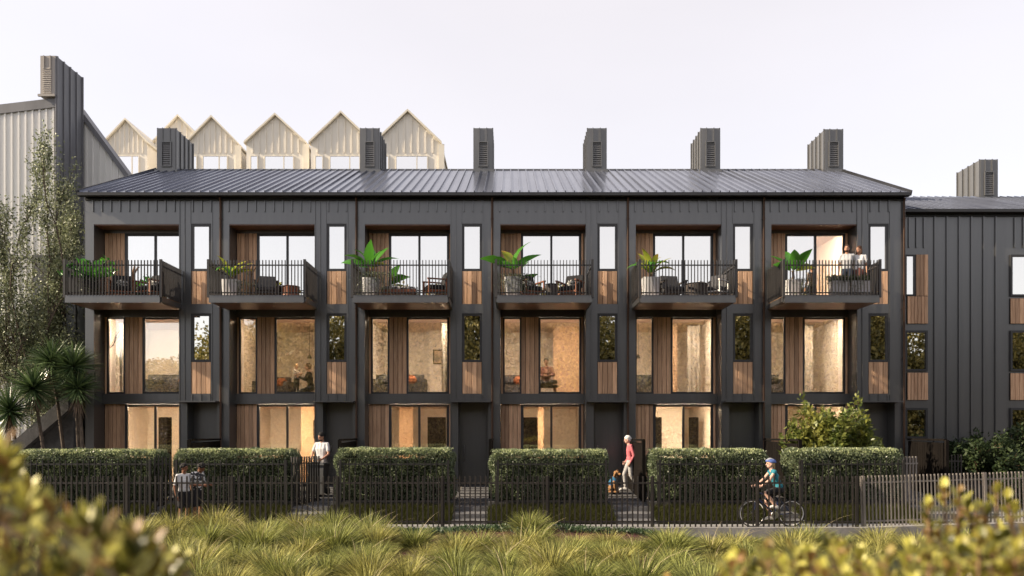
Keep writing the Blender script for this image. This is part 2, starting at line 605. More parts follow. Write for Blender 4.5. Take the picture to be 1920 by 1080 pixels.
def path_z(y):
    return float(np.interp(y, [-4.9, -3.6, -1.2, 0.6], [0.04, 0.36, 0.57, 0.66]))


g = MB()
g.add([(-900, -900, -0.62), (900, -900, -0.62), (900, 900, -0.62), (-900, 900, -0.62)], [(0, 1, 2, 3)])
tag(g.build('ground', 'ground'), 'bare dry ground around the terrace', 'ground', kind='structure')

# planted bed: an uneven sheet of bark mulch
xs = np.linspace(-18, 18, 91)
ys = np.linspace(-25.5, -6.22, 60)
XX, YY = np.meshgrid(xs, ys)
ZZ = bed_z(XX, YY) + RNG.normal(0, 0.012, XX.shape)
V = np.stack([XX, YY, ZZ], axis=-1).reshape(-1, 3)
nx = len(xs)
Q = np.array([(j * nx + i, j * nx + i + 1, (j + 1) * nx + i + 1, (j + 1) * nx + i) for j in range(len(ys) - 1) for i in range(nx - 1)])
tag(link('planting_bed', quads_mesh('planting_bed', V, Q, 'mulch', True)), 'bed of red brown bark mulch between the grasses', 'ground', kind='structure')

# street path behind the fence
g = MB()
g.add([(-24, -6.1, 0.0), (8.66, -6.1, 0.0), (15.2, -5.85, 0.12), (22, -5.6, 0.15), (22, 1.6, 0.15), (-24, 1.6, 0.0)], [(0, 1, 5), (1, 2, 4, 5), (2, 3, 4)])
tag(g.build('footpath', 'asphalt'), 'pale grey footpath running behind the front fence', 'path', kind='structure')

# concrete kerb wall that carries the front fence
g = MB()
g.box(-15, BEND[0] - 0.02, -6.24, -5.99, -0.6, 0.075)
tag(g.build('kerb_wall', 'concrete'), 'long low concrete kerb under the dark picket fence', 'kerb')
g = MB()
dx, dy = FAR_END[0] - BEND[0], FAR_END[1] - BEND[1]
ln = math.hypot(dx, dy)
ux, uy = dx / ln, dy / ln
nxv = (uy, -ux)
a, b = Vector((BEND[0], BEND[1], 0)), Vector((FAR_END[0] + 2.5 * ux, FAR_END[1] + 2.5 * uy, 0))
fr, bk = Vector((nxv[0], nxv[1], 0)) * 0.24, Vector((nxv[0], nxv[1], 0)) * -0.01
vs = []
for zz in (-0.6, 0.074):
    for p, rise in ((a + fr, 0), (b + fr, 0.225), (b + bk, 0.225), (a + bk, 0)):
        vs.append((p.x, p.y, zz + (rise if zz > 0 else 0)))
g.add(vs, [(0, 3, 2, 1), (4, 5, 6, 7), (0, 1, 5, 4), (1, 2, 6, 5), (2, 3, 7, 6), (3, 0, 4, 7)])
tag(g.build('kerb_wall', 'concrete'), 'concrete kerb wall bending away under the pale fence', 'kerb')

# raised garden platform in front of the houses with sloped lawn strips, one per hedge
UNIT = 4.38
X0 = [-0.586 + UNIT * (k - 3) for k in range(6)]
HEDGE = [(-13.85, -9.85), (-9.42, -6.10), (-4.90, -1.62), (-0.55, 2.74), (3.92, 7.18), (7.84, 10.95)]
lawn_parts = []
for k, (hx0, hx1) in enumerate(HEDGE):
    g = MB()
    g.prism([(0, 0), (1, 0), (1, 1), (0, 1)], 0, 1)
    g.v, g.f, g.m = [], [], []
    g.box(hx0 - 0.08, hx1 + 0.08, -3.72, 0.55, -0.1, 0.50)
    o = tag(g.build('garden_platform', 'concrete_dark'), None, None, kind='structure')
    o['label'] = 'raised concrete garden edge under a hedge'
    g = MB()
    g.add([(hx0 - 0.06, -4.86, 0.006), (hx1 + 0.06, -4.86, 0.006), (hx1 + 0.06, -3.725, 0.36), (hx0 - 0.06, -3.725, 0.36),
           (hx0 - 0.06, -3.725, 0.006), (hx1 + 0.06, -3.725, 0.006)], [(0, 1, 2, 3), (0, 3, 4), (1, 5, 2)])
    tag(g.build('lawn_bank', 'lawn_soil'), 'sloped soil bank below a hedge', 'ground', kind='structure')
    n = int(3400 * (hx1 - hx0))
    bx = RNG.uniform(hx0 - 0.05, hx1 + 0.05, n)
    by = RNG.uniform(-4.86, -3.74, n)
    bz = np.interp(by, [-4.86, -3.725], [0.006, 0.36])
    d = np.stack([RNG.normal(0, 0.45, n), RNG.normal(-0.3, 0.4, n), np.ones(n)], axis=1)
    lawn_parts.append(strips(np.stack([bx, by, bz], axis=1), d, RNG.uniform(0.09, 0.22, n), np.full(n, 0.011), RNG.uniform(0.1, 0.5, n), 2))
V, Q = merge(lawn_parts)
tag(link('lawn_grass', quads_mesh('lawn_grass', V, Q, 'lawn_blade')), 'dark olive grass on the banks below the hedges', 'grass', kind='stuff')

# entrance paths: a run of paving slabs each
PATHS = [(-9.77, -9.50), (-6.02, -4.98), (-1.54, -0.63), (2.82, 3.84), (7.26, 7.76), (11.03, 12.6)]
PATHS[0] = (-9.77, -9.50)
for k, (px0, px1) in enumerate(PATHS):
    root = tag(link('entrance_path', None), 'stepped slab path between the hedges', 'path', kind='structure')
    yv = -4.86
    while yv < 0.5:
        y2 = min(yv + 0.56, 0.62)
        m = MB()
        za, zb = path_z(yv), path_z(y2)
        x_a, x_b = px0 - 0.02, px1 + 0.02
        vs = [(x_a, yv + 0.012, -0.1), (x_b, yv + 0.012, -0.1), (x_b, y2, -0.1), (x_a, y2, -0.1),
              (x_a, yv + 0.012, za + 0.03), (x_b, yv + 0.012, za + 0.03), (x_b, y2, za + 0.045), (x_a, y2, za + 0.045)]
        m.add(vs, [(0, 3, 2, 1), (4, 5, 6, 7), (0, 1, 5, 4), (1, 2, 6, 5), (2, 3, 7, 6), (3, 0, 4, 7)])
        m.build('paving_slab', 'paving', root)
        yv = y2

# ------------------------------------------------------------------ picket fences
def fence_run(name, label, p0, p1, z0, z1, mat, step=0.13, post_every=2.6, rails=(0.17, 1.15), pw=0.034, cat='fence', group=None):
    p0, p1 = Vector((*p0, 0)), Vector((*p1, 0))
    d = p1 - p0
    L = d.length
    ang = math.atan2(d.y, d.x)
    t = thing(name, label, cat, (p0.x, p0.y, z0), ang, group)
    for rz in rails:
        piece('rail', (L, 0.022, 0.042), (L / 2, 0.0, rz - z0), mat, t)
    n = int(L / step)
    for i in range(n + 1):
        x = i * step + 0.02
        piece('picket', (pw, 0.032, z1 - z0), (x, 0.0, 0), mat, t).scale = (1, 1, 1 + random.uniform(-0.004, 0.004))
    np_ = max(1, int(L / post_every))
    for i in range(np_ + 1):
        piece('post', (0.06, 0.062, z1 - z0 + 0.012), (min(i * L / np_ + 0.085, L - 0.05), 0, -0.01), mat, t)
    return t


fence_run('picket_fence', 'long dark steel picket fence along the front kerb', (-14.8, FENCE_Y - 0.06), (BEND[0], FENCE_Y - 0.06), 0.07, 1.33, 'fence_metal', rails=(0.18, 1.14))
fence_run('picket_fence', 'pale sunlit picket fence bending away behind the shrub', (BEND[0] + 0.1, BEND[1] + 0.02), FAR_END, 0.07, 1.33, 'fence_pale', rails=(0.18, 1.14), step=0.094, pw=0.028).rotation_euler[1] = -0.0262
for k, (hx0, hx1) in enumerate(HEDGE):
    word = ['first', 'second', 'third', 'fourth', 'fifth', 'sixth'][k]
    fence_run('garden_fence', 'dark picket fence along the front of the %s hedge from left' % word, (hx0 + 0.12, -3.80), (hx1 - 0.05, -3.80), 0.42, 1.66, 'fence_dark', step=0.16, pw=0.02,
              rails=(0.50, 1.52), group='garden fences in front of the hedges')
# open gates
def gate(label, hinge, ang, w=0.9, mat='fence_metal', z0=0.40, z1=1.74):
    t = thing('picket_gate', label, 'gate', (hinge[0], hinge[1], z0), ang, 'garden gates')
    for rz in (0.08, 1.12):
        piece('rail', (w, 0.03, 0.04), (w / 2, 0, rz), mat, t)
    for i in range(int(w / 0.1) + 1):
        piece('picket', (0.034, 0.04, z1 - z0), (i * 0.1, 0, 0), mat, t)


gate('open picket gate at the end of the second hedge beside the man', (-6.05, -3.75), R(62), 1.15)
gate('short picket gate left of the second hedge', (-9.86, -3.7), R(8), 0.42)
gate('picket gate right of the woman in pink', (3.86, -3.0), R(84), 1.0)
gate('pale picket gate at the right end of the sixth hedge', (11.0, -3.3), R(10), 0.55, 'fence_pale')
gate('dark picket gate against the right hand house', (12.9, -1.4), R(2), 0.95)

# ------------------------------------------------------------------ the terrace
RIDGE_Y, RIDGE_Z = 5.43, 12.65
EAVE_Y, EAVE_Z = -0.24, 10.09
PITCH = math.atan2(RIDGE_Z - EAVE_Z, RIDGE_Y - EAVE_Y)
SLOPE = math.hypot(RIDGE_Z - EAVE_Z, RIDGE_Y - EAVE_Y)
REC = 0.65
HOUSE_LABEL = [
    'dark clad terrace house at the left end with fern plant on balcony',
    'second terrace house from left, a standing child behind its middle window',
    'third terrace house from left with broad leaved plant and daybed on balcony',
    'fourth terrace house from left with two black armchairs on balcony',
    'fifth terrace house from left with round woven table on balcony',
    'dark clad terrace house whose balcony holds the couple, at right end',
]


def window(parent, x0, x1, z0, z1, y, gmat, fw=0.055, mull=None, depth=0.09, fmat='frame_metal'):
    f = MB()
    f.box(x0, x0 + fw, y, y + depth, z0, z1).box(x1 - fw, x1, y, y + depth, z0, z1)
    f.box(x0 + fw, x1 - fw, y, y + depth, z0, z0 + fw).box(x0 + fw, x1 - fw, y, y + depth, z1 - fw, z1)
    if mull:
        f.box(mull - 0.035, mull + 0.035, y + 0.01, y + depth - 0.01, z0 + fw, z1 - fw)
    wo = f.build('window', fmat, parent)
    xs_ = [x0 + fw, x1 - fw] if not mull else [x0 + fw, mull - 0.035, mull + 0.035, x1 - fw]
    for i in range(0, len(xs_), 2):
        p = MB()
        p.box(xs_[i] + 0.001, xs_[i + 1] - 0.001, y + 0.045, y + 0.053, z0 + fw + 0.001, z1 - fw - 0.001)
        p.build('pane', gmat if isinstance(gmat, str) else gmat[i // 2], wo)
    return wo


def boards(parent, x0, x1, z0, z1, y, n, thick=0.03, mat='timber'):
    wd = (x1 - x0) / n
    for i in range(n):
        piece('board', (wd - 0.012, thick, z1 - z0), (x0 + (i + 0.5) * wd, y + thick / 2 - random.choice((0, 0.004, 0.008)), z0), mat, parent, chamfer=0.006)
    m = MB()
    m.box(x0 - 0.006, x1 + 0.006, y + thick + 0.001, y + thick + 0.02, z0 - 0.008, z1 + 0.008)
    m.build('backing', 'timber_dark', parent)


def chimney(parent, x, y, z0, z1, wd=0.68, dp=1.72, mat='chimney_metal'):
    """metal clad party wall stack with seams and a louvred vent on its face"""
    m = MB()
    m.box(x - wd / 2, x + wd / 2, y, y + dp, z0 - 1.0, z1)
    c = m.build('chimney', mat, parent)
    for i in range(5):
        yy = y + 0.037 + i * (dp - 0.06) / 4
        for sx in (-1, 1):
            piece('seam', (0.045, 0.035, z1 - z0 + 0.52), (x + sx * (wd / 2 + 0.0225), yy, z0 - 0.5), mat, c)
    for xx in (-0.15, 0.13):
        piece('seam', (0.028, 0.03, z1 - z0 - 1.135), (x + xx, y - 0.015, z0 + 1.15), mat, c)
    m = MB()
    m.box(x - 0.19, x - 0.155, y - 0.055, y, z0 + 0.16, z0 + 1.13).box(x + 0.155, x + 0.19, y - 0.055, y, z0 + 0.16, z0 + 1.13)
    m.box(x - 0.155, x + 0.155, y - 0.055, y, z0 + 1.095, z0 + 1.13).box(x - 0.155, x + 0.155, y - 0.055, y, z0 + 0.16, z0 + 0.19)
    m.build('vent_frame', mat, c)
    nl = 11
    for i in range(nl):
        piece('louvre', (0.305, 0.03, 0.062), (x, y - 0.022, z0 + 0.20 + i * 0.081), mat, c, rot=(R(-24), 0, 0))
    m = MB()
    m.box(x - wd / 2 - 0.09, x + wd / 2 + 0.09, y - 0.09, y + dp + 0.06, z0 - 0.35, z0 + 0.04)
    m.build('flashing', mat, c)


def balcony(root, x):
    xa, xb = x + 0.15, x + 3.08
    m = MB()
    m.box(xa + 0.02, xb - 0.02, -1.5, -0.005, 6.40, 6.575)
    b = m.build('balcony', 'cladding', root)
    m = MB()
    m.box(xa + 0.06, xb - 0.06, -1.44, -0.02, 6.385, 6.40)
    m.build('soffit_panel', 'soffit', b)
    m = MB()
    m.box(xa + 0.02, xb - 0.02, -1.535, -1.502, 6.37, 6.60)
    m.build('edge_beam', 'cladding', b)
    m = MB()
    m.box(xa + 0.03, xb - 0.03, -1.49, REC - 0.03, 6.578, 6.60)
    m.build('deck', 'floor_oak', b)
    zt = 7.66
    for xx, yy in ((xa, -1.5), (xb, -1.5)):
        piece('post', (0.075, 0.075, 1.16), (xx, yy, 6.53), 'railing', b)
    for zz in (6.66, 7.50):
        piece('rail', (xb - xa - 0.08, 0.035, 0.035), ((xa + xb) / 2, -1.485, zz), 'railing', b)
        for xx in (xa, xb):
            piece('rail', (0.035, 1.42, 0.035), (xx + (0.012 if xx == xa else -0.012), -0.75, zz), 'railing', b)
    n = 30
    for i in range(1, n):
        piece('baluster', (0.022, 0.045, zt - 6.585), (xa + (xb - xa) * i / n, -1.53, 6.585), 'railing', b)
    for xx in (xa, xb):
        sx = -1 if xx == xa else 1
        for i in range(1, 15):
            piece('baluster', (0.045, 0.022, zt - 6.585), (xx + sx * 0.026, -1.5 + i * 0.1, 6.585), 'railing', b)
        m = MB()
        m.box(xx - 0.015, xx + 0.015, -1.45, -0.01, 6.41, 6.56)
        m.build('side_beam', 'cladding', b)
    return b


def room(root, x, zf, zc, lamp, back=5.0, warm='plaster', stub=None, name='room'):
    xa, xb = x + 0.1, x + UNIT - 0.1
    m = MB()
    m.box(xa, xb, back, back + 0.08, zf, zc)
    m.box(xa - 0.08, xa, REC + 0.16, back, zf, zc)
    m.box(xb, xb + 0.08, REC + 0.16, back, zf, zc)
    # partition that closes the room off behind the slim window and the hall
    m.box(x + 3.10, x + 3.16, REC + 0.16, back, zf, zc)
    r = m.build(name, warm, root)
    m = MB()
    m.box(xa - 0.08, xb + 0.08, REC + 0.16, back + 0.08, zc + 0.002, zc + 0.05)
    m.build('ceiling', 'ceiling_paint', r)
    m = MB()
    m.box(xa - 0.08, xb + 0.08, REC + 0.16, back + 0.08, zf - 0.05, zf - 0.002)
    m.build('floor', 'floor_oak', r)
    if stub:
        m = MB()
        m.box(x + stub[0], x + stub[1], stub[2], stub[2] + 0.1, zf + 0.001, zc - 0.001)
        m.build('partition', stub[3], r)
    if lamp:
        m = MB()                                                    # strip light behind the window head
        m.box(x + 0.4, x + 2.9, 0.85, 1.0, zc - 0.04, zc - 0.005)
        m.build('strip_light', lamp[0], r)
    return r


def townhouse(k):
    x = X0[k]
    root = thing('terrace_house', HOUSE_LABEL[k], 'house', (0, 0, 0), 0, 'six dark terrace houses')
    xe = x + UNIT + (0.17 if k == 5 else 0)
    T = 9.97
    m = MB()
    m.box(x, x + 0.26, 0, REC + 0.14, 0.45, T)                      # left pier
    m.box(x + 0.26, x + 3.02, 0, REC + 0.14, 9.15, T)               # head over the recess
    m.box(x + 3.02, x + 3.28, 0, REC + 0.14, 0.45, T)               # middle pier
    m.box(x + 3.28, x + 3.40, 0, 0.25, 3.38, T)
    m.box(x + 4.05, x + 4.25, 0, 0.25, 3.38, T)
    m.box(x + 4.25, xe, 0, REC + 0.14, 0.45, T)                     # right pier
    m.box(x + 3.40, x + 4.05, 0, 0.25, 9.17, T)
    m.box(x + 3.40, x + 4.05, 0, 0.25, 6.27, 6.57)
    m.box(x + 3.40, x + 4.05, 0, 0.25, 3.38, 3.67)
    m.box(x + 3.40, x + 4.05, 0.06, 0.25, 6.57, 7.64)               # behind the timber panels
    m.box(x + 3.40, x + 4.05, 0.06, 0.25, 3.67, 4.70)
    m.build('wall', 'cladding', root)
    # window wall in the recess
    for ya, za, zb2 in ((REC, 9.02, 9.148), (REC, 6.24, 6.62), (REC - 0.10, 3.36, 3.70)):
        m = MB()
        m.box(x + 0.26, x + 3.02, ya, REC + 0.13, za, zb2)
        m.build('spandrel', 'cladding', root)
    m = MB()
    m.box(x + 0.262, x + 3.018, 0.02, REC - 0.01, 9.125, 9.148)
    m.build('soffit_panel', 'soffit', root)
    # upper storey
    y = REC + 0.02
    boards(root, x + 0.27, x + 0.94, 6.62, 9.02, y, 5)
    up = window(root, x + 0.94, x + 2.93, 6.63, 9.015, y, ('glass_mirror', 'glass_low') if k == 5 else 'glass_mirror', 0.07, x + 1.945)
    boards(root, x + 2.93, x + 3.015, 6.62, 9.02, y, 1)
    # middle storey
    boards(root, x + 0.27, x + 0.345, 3.70, 6.24, y, 1)
    window(root, x + 0.345, x + 0.945, 3.705, 6.235, y, 'glass_clear', 0.05)
    boards(root, x + 0.945, x + 1.525, 3.70, 6.24, y, 4)
    window(root, x + 1.525, x + 2.93, 3.705, 6.235, y, 'glass_clear', 0.06)
    boards(root, x + 2.93, x + 3.015, 3.70, 6.24, y, 1)
    # ground storey
    boards(root, x + 0.27, x + 0.94, 0.6, 3.36, y, 5)
    window(root, x + 0.94, x + 2.93, 0.62, 3.355, y, 'glass_low', 0.08, x + 1.945)
    boards(root, x + 2.93, x + 3.015, 0.6, 3.36, y, 1)
    # slim windows and timber panels of the stair bay
    window(root, x + 3.402, x + 4.048, 7.642, 9.168, 0.012, 'glass_mirror', 0.075)
    window(root, x + 3.402, x + 4.048, 4.702, 6.268, 0.012, 'glass_mirror', 0.075)
    boards(root, x + 3.41, x + 4.04, 6.575, 7.635, 0.015, 4)
    boards(root, x + 3.41, x + 4.04, 3.675, 4.695, 0.015, 4)
    # blinds drawn behind the upper mirror glass keep the rooms there pale
    for (a_, b_, z_a, z_b, yy) in ((3.48, 3.97, 7.72, 9.09, 0.14), (3.48, 3.97, 4.78, 6.19, 0.14)):
        m = MB()
        m.box(x + a_, x + b_, yy, yy + 0.01, z_a, z_b)
        m.build('blind', 'timber_dark' if z_a < 6 else 'blind', root)
    # entrance
    m = MB()
    m.box(x + 3.282, x + 4.248, 0.5, 0.6, 0.66, 3.376)
    m.box(x + 3.36, x + 4.17, 0.47, 0.5, 0.70, 3.05)
    d = m.build('door', 'cladding', root)
    m = MB()
    m.tube([(x + 3.45, 0.42, 1.5), (x + 3.45, 0.42, 2.0)], 0.015, 8)
    m.box(x + 3.44, x + 3.46, 0.42, 0.47, 1.55, 1.58).box(x + 3.44, x + 3.46, 0.42, 0.47, 1.92, 1.95)
    m.build('handle', 'steel', d)
    m = MB()
    m.box(x + 3.06, x + 4.34, -0.42, 0.0, 3.385, 3.43)
    m.build('door_canopy', 'cladding', root)
    # seams and battens
    for i in range(14):
        bx = x + 0.24 + i * 0.293
        if abs(bx - (x + 3.22)) < 0.1 or abs(bx - (x + 3.40)) < 0.06:
            continue
        piece('batten', (0.036, 0.04, 0.36), (bx, -0.021, 9.55), 'cladding', root)
    piece('cover_strip', (0.022, 0.03, T - 3.44), (x + 3.20, -0.016, 3.43), 'cladding', root)
    piece('cover_strip', (0.018, 0.02, T - 9.18), (x + 3.39, -0.011, 9.18), 'cladding', root)
    piece('cover_strip', (0.018, 0.02, T - 3.44), (x + 4.09, -0.011, 3.43), 'cladding', root)
    piece('cover_strip', (0.022, 0.03, T - 0.5), (x + 3.035, -0.016, 0.5), 'cladding', root)
    for i in range(3):
        piece('batten', (0.03, 0.03, 0.22), (x + 3.44 + i * 0.29, -0.016, 3.435), 'cladding', root)
    m = MB()
    m.box(x + 0.001, xe - 0.001, -0.055, -0.001, 9.915, 9.965)
    m.build('flashing', 'gutter', root)
    # roof: folded metal panels from gutter to ridge
    n = 15
    ea = x - (0.1 if k == 0 else 0)
    eb = xe + (0.06 if k == 5 else 0)
    wd = (eb - ea) / n
    for i in range(n):
        key = ('roof', round(wd, 4))
        if key not in BOXES:
            q = MB()
            q.box(0.0, wd - 0.001, 0, SLOPE, -0.03, 0)
            q.box(0.0, 0.028, 0.0, SLOPE, 0.0005, 0.052)
            BOXES[key] = q.mesh('roof_panel', 'roof_metal')
        link('roof_panel', BOXES[key], root, (ea + i * wd, EAVE_Y, EAVE_Z + 0.03), (PITCH, 0, 0))
    m = MB()
    m.box(ea + 0.002, eb - 0.002, EAVE_Y - 0.12, EAVE_Y + 0.10, 9.985, 10.075)
    m.build('gutter', 'gutter', root)
    m = MB()
    m.add([(ea, RIDGE_Y, RIDGE_Z + 0.03), (eb, RIDGE_Y, RIDGE_Z + 0.03), (eb, 11.1, 10.1), (ea, 11.1, 10.1),
           (ea, RIDGE_Y, RIDGE_Z - 0.03), (eb, RIDGE_Y, RIDGE_Z - 0.03), (eb, 11.1, 10.04), (ea, 11.1, 10.04)],
          [(0, 1, 2, 3), (7, 6, 5, 4), (0, 4, 5, 1), (2, 6, 7, 3), (1, 5, 6, 2), (3, 7, 4, 0)])
    m.build('rear_roof', 'roof_metal', root)
    m = MB()
    m.add([(ea, RIDGE_Y - 0.16, RIDGE_Z - 0.035), (ea, RIDGE_Y, RIDGE_Z + 0.075), (ea, RIDGE_Y + 0.16, RIDGE_Z - 0.01),
           (eb, RIDGE_Y - 0.16, RIDGE_Z - 0.035), (eb, RIDGE_Y, RIDGE_Z + 0.075), (eb, RIDGE_Y + 0.16, RIDGE_Z - 0.01)],
          [(0, 1, 2), (5, 4, 3), (0, 3, 4, 1), (1, 4, 5, 2), (2, 5, 3, 0)])
    m.build('ridge_cap', 'gutter', root)
    if k in (0, 5):
        xs_ = x - 0.02 if k == 0 else xe
        m = MB()
        poly = [(0.001, 0.4), (10.9, 0.4), (10.9, 10.02), (RIDGE_Y, RIDGE_Z - 0.08), (0.001, 10.05)]
        vs = [(xs_, a_, b_) for a_, b_ in poly] + [(xs_ + 0.02, a_, b_) for a_, b_ in poly]
        m.add(vs, [(0, 1, 2, 3, 4), (9, 8, 7, 6, 5)] + [((i + 1) % 5, i, 5 + i, 5 + (i + 1) % 5) for i in range(5)])
        m.build('gable_wall', 'cladding', root)
        m = MB()                                                    # barge board along the verge
        vx = ea - 0.03 if k == 0 else eb
        m.bar((vx + 0.015, EAVE_Y - 0.1, EAVE_Z - 0.03), (vx + 0.015, RIDGE_Y, RIDGE_Z + 0.03), 0.03, 0.17)
        m.build('barge_board', 'gutter', root)
    m = MB()
    m.box(x, xe, 10.8, 10.9, 0.4, 10.02)
    m.build('rear_wall', 'cladding', root)
    # chimney on the party wall
    cx = {0: -12.9 - 0.36, 1: None, 2: x + 0 - 0.46, 3: x - 0.46, 4: x - 0.46, 5: x - 0.46}[k]
    cf = 5.02
    zb = EAVE_Z + (cf - EAVE_Y) * math.tan(PITCH)
    if cx is not None:
        chimney(root, cx, cf, zb + 0.04, 14.16)
    if k == 5:
        chimney(root, xe - 0.26, cf, zb + 0.04, 14.12)
    # down pipe at the party line
    for pxx in ([x + 0.0] if k else []) + ([xe - 0.03] if k == 5 else []):
        m = MB()
        m.tube([(pxx, -0.07, 0.7), (pxx, -0.07, 9.85), (pxx, -0.12, 9.98)], 0.036, 10)
        dp = m.build('downpipe', 'copper_pipe', root, True)
        for zz in (1.6, 3.2, 4.8, 6.4, 8.0, 9.3):
            piece('bracket', (0.095, 0.075, 0.03), (pxx, -0.05, zz), 'copper_pipe', dp)
    balcony(root, x)
    # rooms behind the glass
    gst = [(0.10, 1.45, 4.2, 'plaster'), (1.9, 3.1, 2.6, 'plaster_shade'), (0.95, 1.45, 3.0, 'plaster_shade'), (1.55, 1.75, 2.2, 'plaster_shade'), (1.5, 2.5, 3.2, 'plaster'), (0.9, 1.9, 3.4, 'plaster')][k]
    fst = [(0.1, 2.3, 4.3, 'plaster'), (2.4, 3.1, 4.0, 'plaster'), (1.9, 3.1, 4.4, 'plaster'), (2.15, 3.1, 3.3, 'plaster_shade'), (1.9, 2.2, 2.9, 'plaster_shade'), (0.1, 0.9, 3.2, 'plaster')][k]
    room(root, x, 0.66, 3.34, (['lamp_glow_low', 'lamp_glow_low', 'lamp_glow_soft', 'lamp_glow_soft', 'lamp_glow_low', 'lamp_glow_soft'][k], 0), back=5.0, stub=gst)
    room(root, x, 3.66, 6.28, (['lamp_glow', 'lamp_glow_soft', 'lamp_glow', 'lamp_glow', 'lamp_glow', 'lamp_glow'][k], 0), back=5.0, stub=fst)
    room(root, x, 6.66, 9.2, ('lamp_glow', 2.0) if k == 5 else None, back=4.4)
    return root


HOUSES = [townhouse(k) for k in range(6)]

# screens of dark boards between the front doors
for k in range(1, 7):
    x = X0[k - 1] + UNIT if k < 6 else X0[5] + UNIT + 0.25
    words = ['second', 'third', 'fourth', 'fifth', 'sixth']
    lab = ('dark board screen standing left of the %s terrace house' % words[k - 1]) if k < 6 else 'dark board screen at the right end of the terrace'
    ln_ = [0, 2.4, 2.4, 2.4, 2.9, 3.1, 2.2][k]
    t = thing('garden_screen', lab, 'screen', (x, -0.15, 0.45), 0, 'dark board screens between the front doors')
    nb = int(ln_ / 0.15)
    for i in range(nb):
        piece('board', (0.05, 0.138, 1.70 - 0.02 * i * 0.15), (0, -i * 0.15 - 0.075, 0), 'timber_dark', t)
    m = MB()
    m.box(-0.045, 0.045, -ln_, 0, 1.72, 1.78)
    m.build('capping', 'timber_dark', t)
    piece('post', (0.09, 0.09, 1.75), (0, -ln_ - 0.05, 0), 'timber_dark', t)

# ------------------------------------------------------------------ neighbour on the right
t = thing('townhouse', 'dark ribbed house set back at the right edge', 'house')
YR = 2.0
xa = X0[5] + UNIT + 0.2
xb = 24.0
ez = at(0, 400, YR).z
m = MB()
m.box(xa, xb, YR, YR + 0.2, 0.0, ez + 0.06)
m.build('wall', 'cladding', t)
holes = []


def right_window(px0, px1, py0, py1, gm, fw=0.07):
    a_, b_ = at(px0, py1, YR), at(px1, py0, YR)
    window(t, a_.x, b_.x, a_.z, b_.z, YR - 0.062, gm, fw, depth=0.06)


def right_boards(px0, px1, py0, py1, n):
    a_, b_ = at(px0, py1, YR), at(px1, py0, YR)
    boards(t, a_.x, b_.x, a_.z, b_.z, YR - 0.052, n, 0.028)


right_boards(1700, 1739, 556, 607, 6)
right_boards(1716, 1739, 478, 555, 3)
right_window(1696, 1715, 478, 555, 'glass_mirror', 0.05)
right_window(1696, 1738, 620, 696, 'glass_mirror')
right_boards(1700, 1739, 699, 750, 6)
right_window(1696, 1738, 765, 822, 'glass_mirror')
right_window(1893, 1952, 478, 556, 'glass_mirror')
right_boards(1893, 1952, 560, 607, 7)
right_window(1893, 1952, 620, 696, 'glass_mirror')
right_boards(1893, 1952, 700, 750, 7)
right_window(1893, 1952, 765, 822, 'glass_mirror')
i = 0
xx = at(1752, 0, YR).x
while xx < at(1888, 0, YR).x:
    piece('batten', (0.05, 0.045, ez - 0.2), (xx, YR - 0.024, 0.1), 'cladding', t)
    xx += 0.425
for pxx in (1704, 1718, 1732, 1902, 1918):
    piece('batten', (0.05, 0.045, 1.05), (at(pxx, 0, YR).x, YR - 0.024, ez - 1.2), 'cladding', t)
rz, ry = at(0, 372, YR + 5.4).z, YR + 5.4
sl_ = math.hypot(rz - ez, ry - YR + 0.2)
pt_ = math.atan2(rz - ez, ry - YR + 0.2)
q = MB()
q.box(0, 0.299, 0, sl_, -0.03, 0).box(0, 0.03, 0, sl_, 0.0005, 0.05)
me = q.mesh('roof_panel', 'roof_metal')
for i in range(37):
    link('roof_panel', me, t, (xa + 0.05 + i * 0.3, YR - 0.2, ez + 0.05), (pt_, 0, 0))
m = MB()
m.box(xa + 0.05, xb, YR - 0.32, YR - 0.12, ez - 0.03, ez + 0.07)
m.build('gutter', 'gutter', t)
m = MB()
m.box(xa + 0.01, xb, YR - 0.05, YR, ez - 0.12, ez - 0.05)
m.build('flashing', 'gutter', t)
cw = at(1854, 0, 6.9)
chimney(t, cw.x, 6.9, at(0, 374, 6.9).z, at(0, 299, 6.9).z)
m = MB()
m.box(xa, xb, YR + 0.2, YR + 10.6, 0.0, ez + 0.03)
m.build('rear_wall', 'cladding', t)

# ------------------------------------------------------------------ tall neighbour on the left
t = thing('townhouse', 'tall pale ribbed house with a dark party wall at the left edge', 'house')
YL = 4.0
pc = at(107, 187, YL)
zl = at(0, 203, YL)
xl = -26.0
m = MB()
m.prism([(xl, 0), (pc.x - 0.001, 0), (pc.x - 0.001, pc.z), (xl, zl.z - 0.75)], YL, YL + 1.75)
m.build('wall', 'grey_cladding', t)
xx = pc.x - 0.12
while xx > -20.5:
    zt = pc.z + (xx - pc.x) * (pc.z - zl.z + 0.75) / (pc.x - xl)
    m = MB()
    m.box(xx - 0.03, xx + 0.03, YL - 0.05, YL, 0.3, zt - 0.3)
    m.build('batten', 'grey_cladding', t)
    xx -= 0.258
m = MB()
m.prism([(xl, zl.z - 0.75 - 0.30), (pc.x, pc.z - 0.30), (pc.x, pc.z + 0.04), (xl, zl.z - 0.75 + 0.04)], YL - 0.08, YL + 1.8)
m.build('verge_trim', 'fin_metal', t)
fx0, fx1 = at(80, 0, YL).x, pc.x
zt = at(0, 108, YL).z
m = MB()
m.box(fx0, fx1, YL - 0.15, YL + 1.75, pc.z + 0.05, zt)
m.build('chimney', 'cladding_light', t)
m = MB()
m.box(fx1 + 0.001, fx1 + 0.05, YL - 0.15, YL + 1.75, 0.1, zt)
m.build('party_wall', 'fin_metal', t)
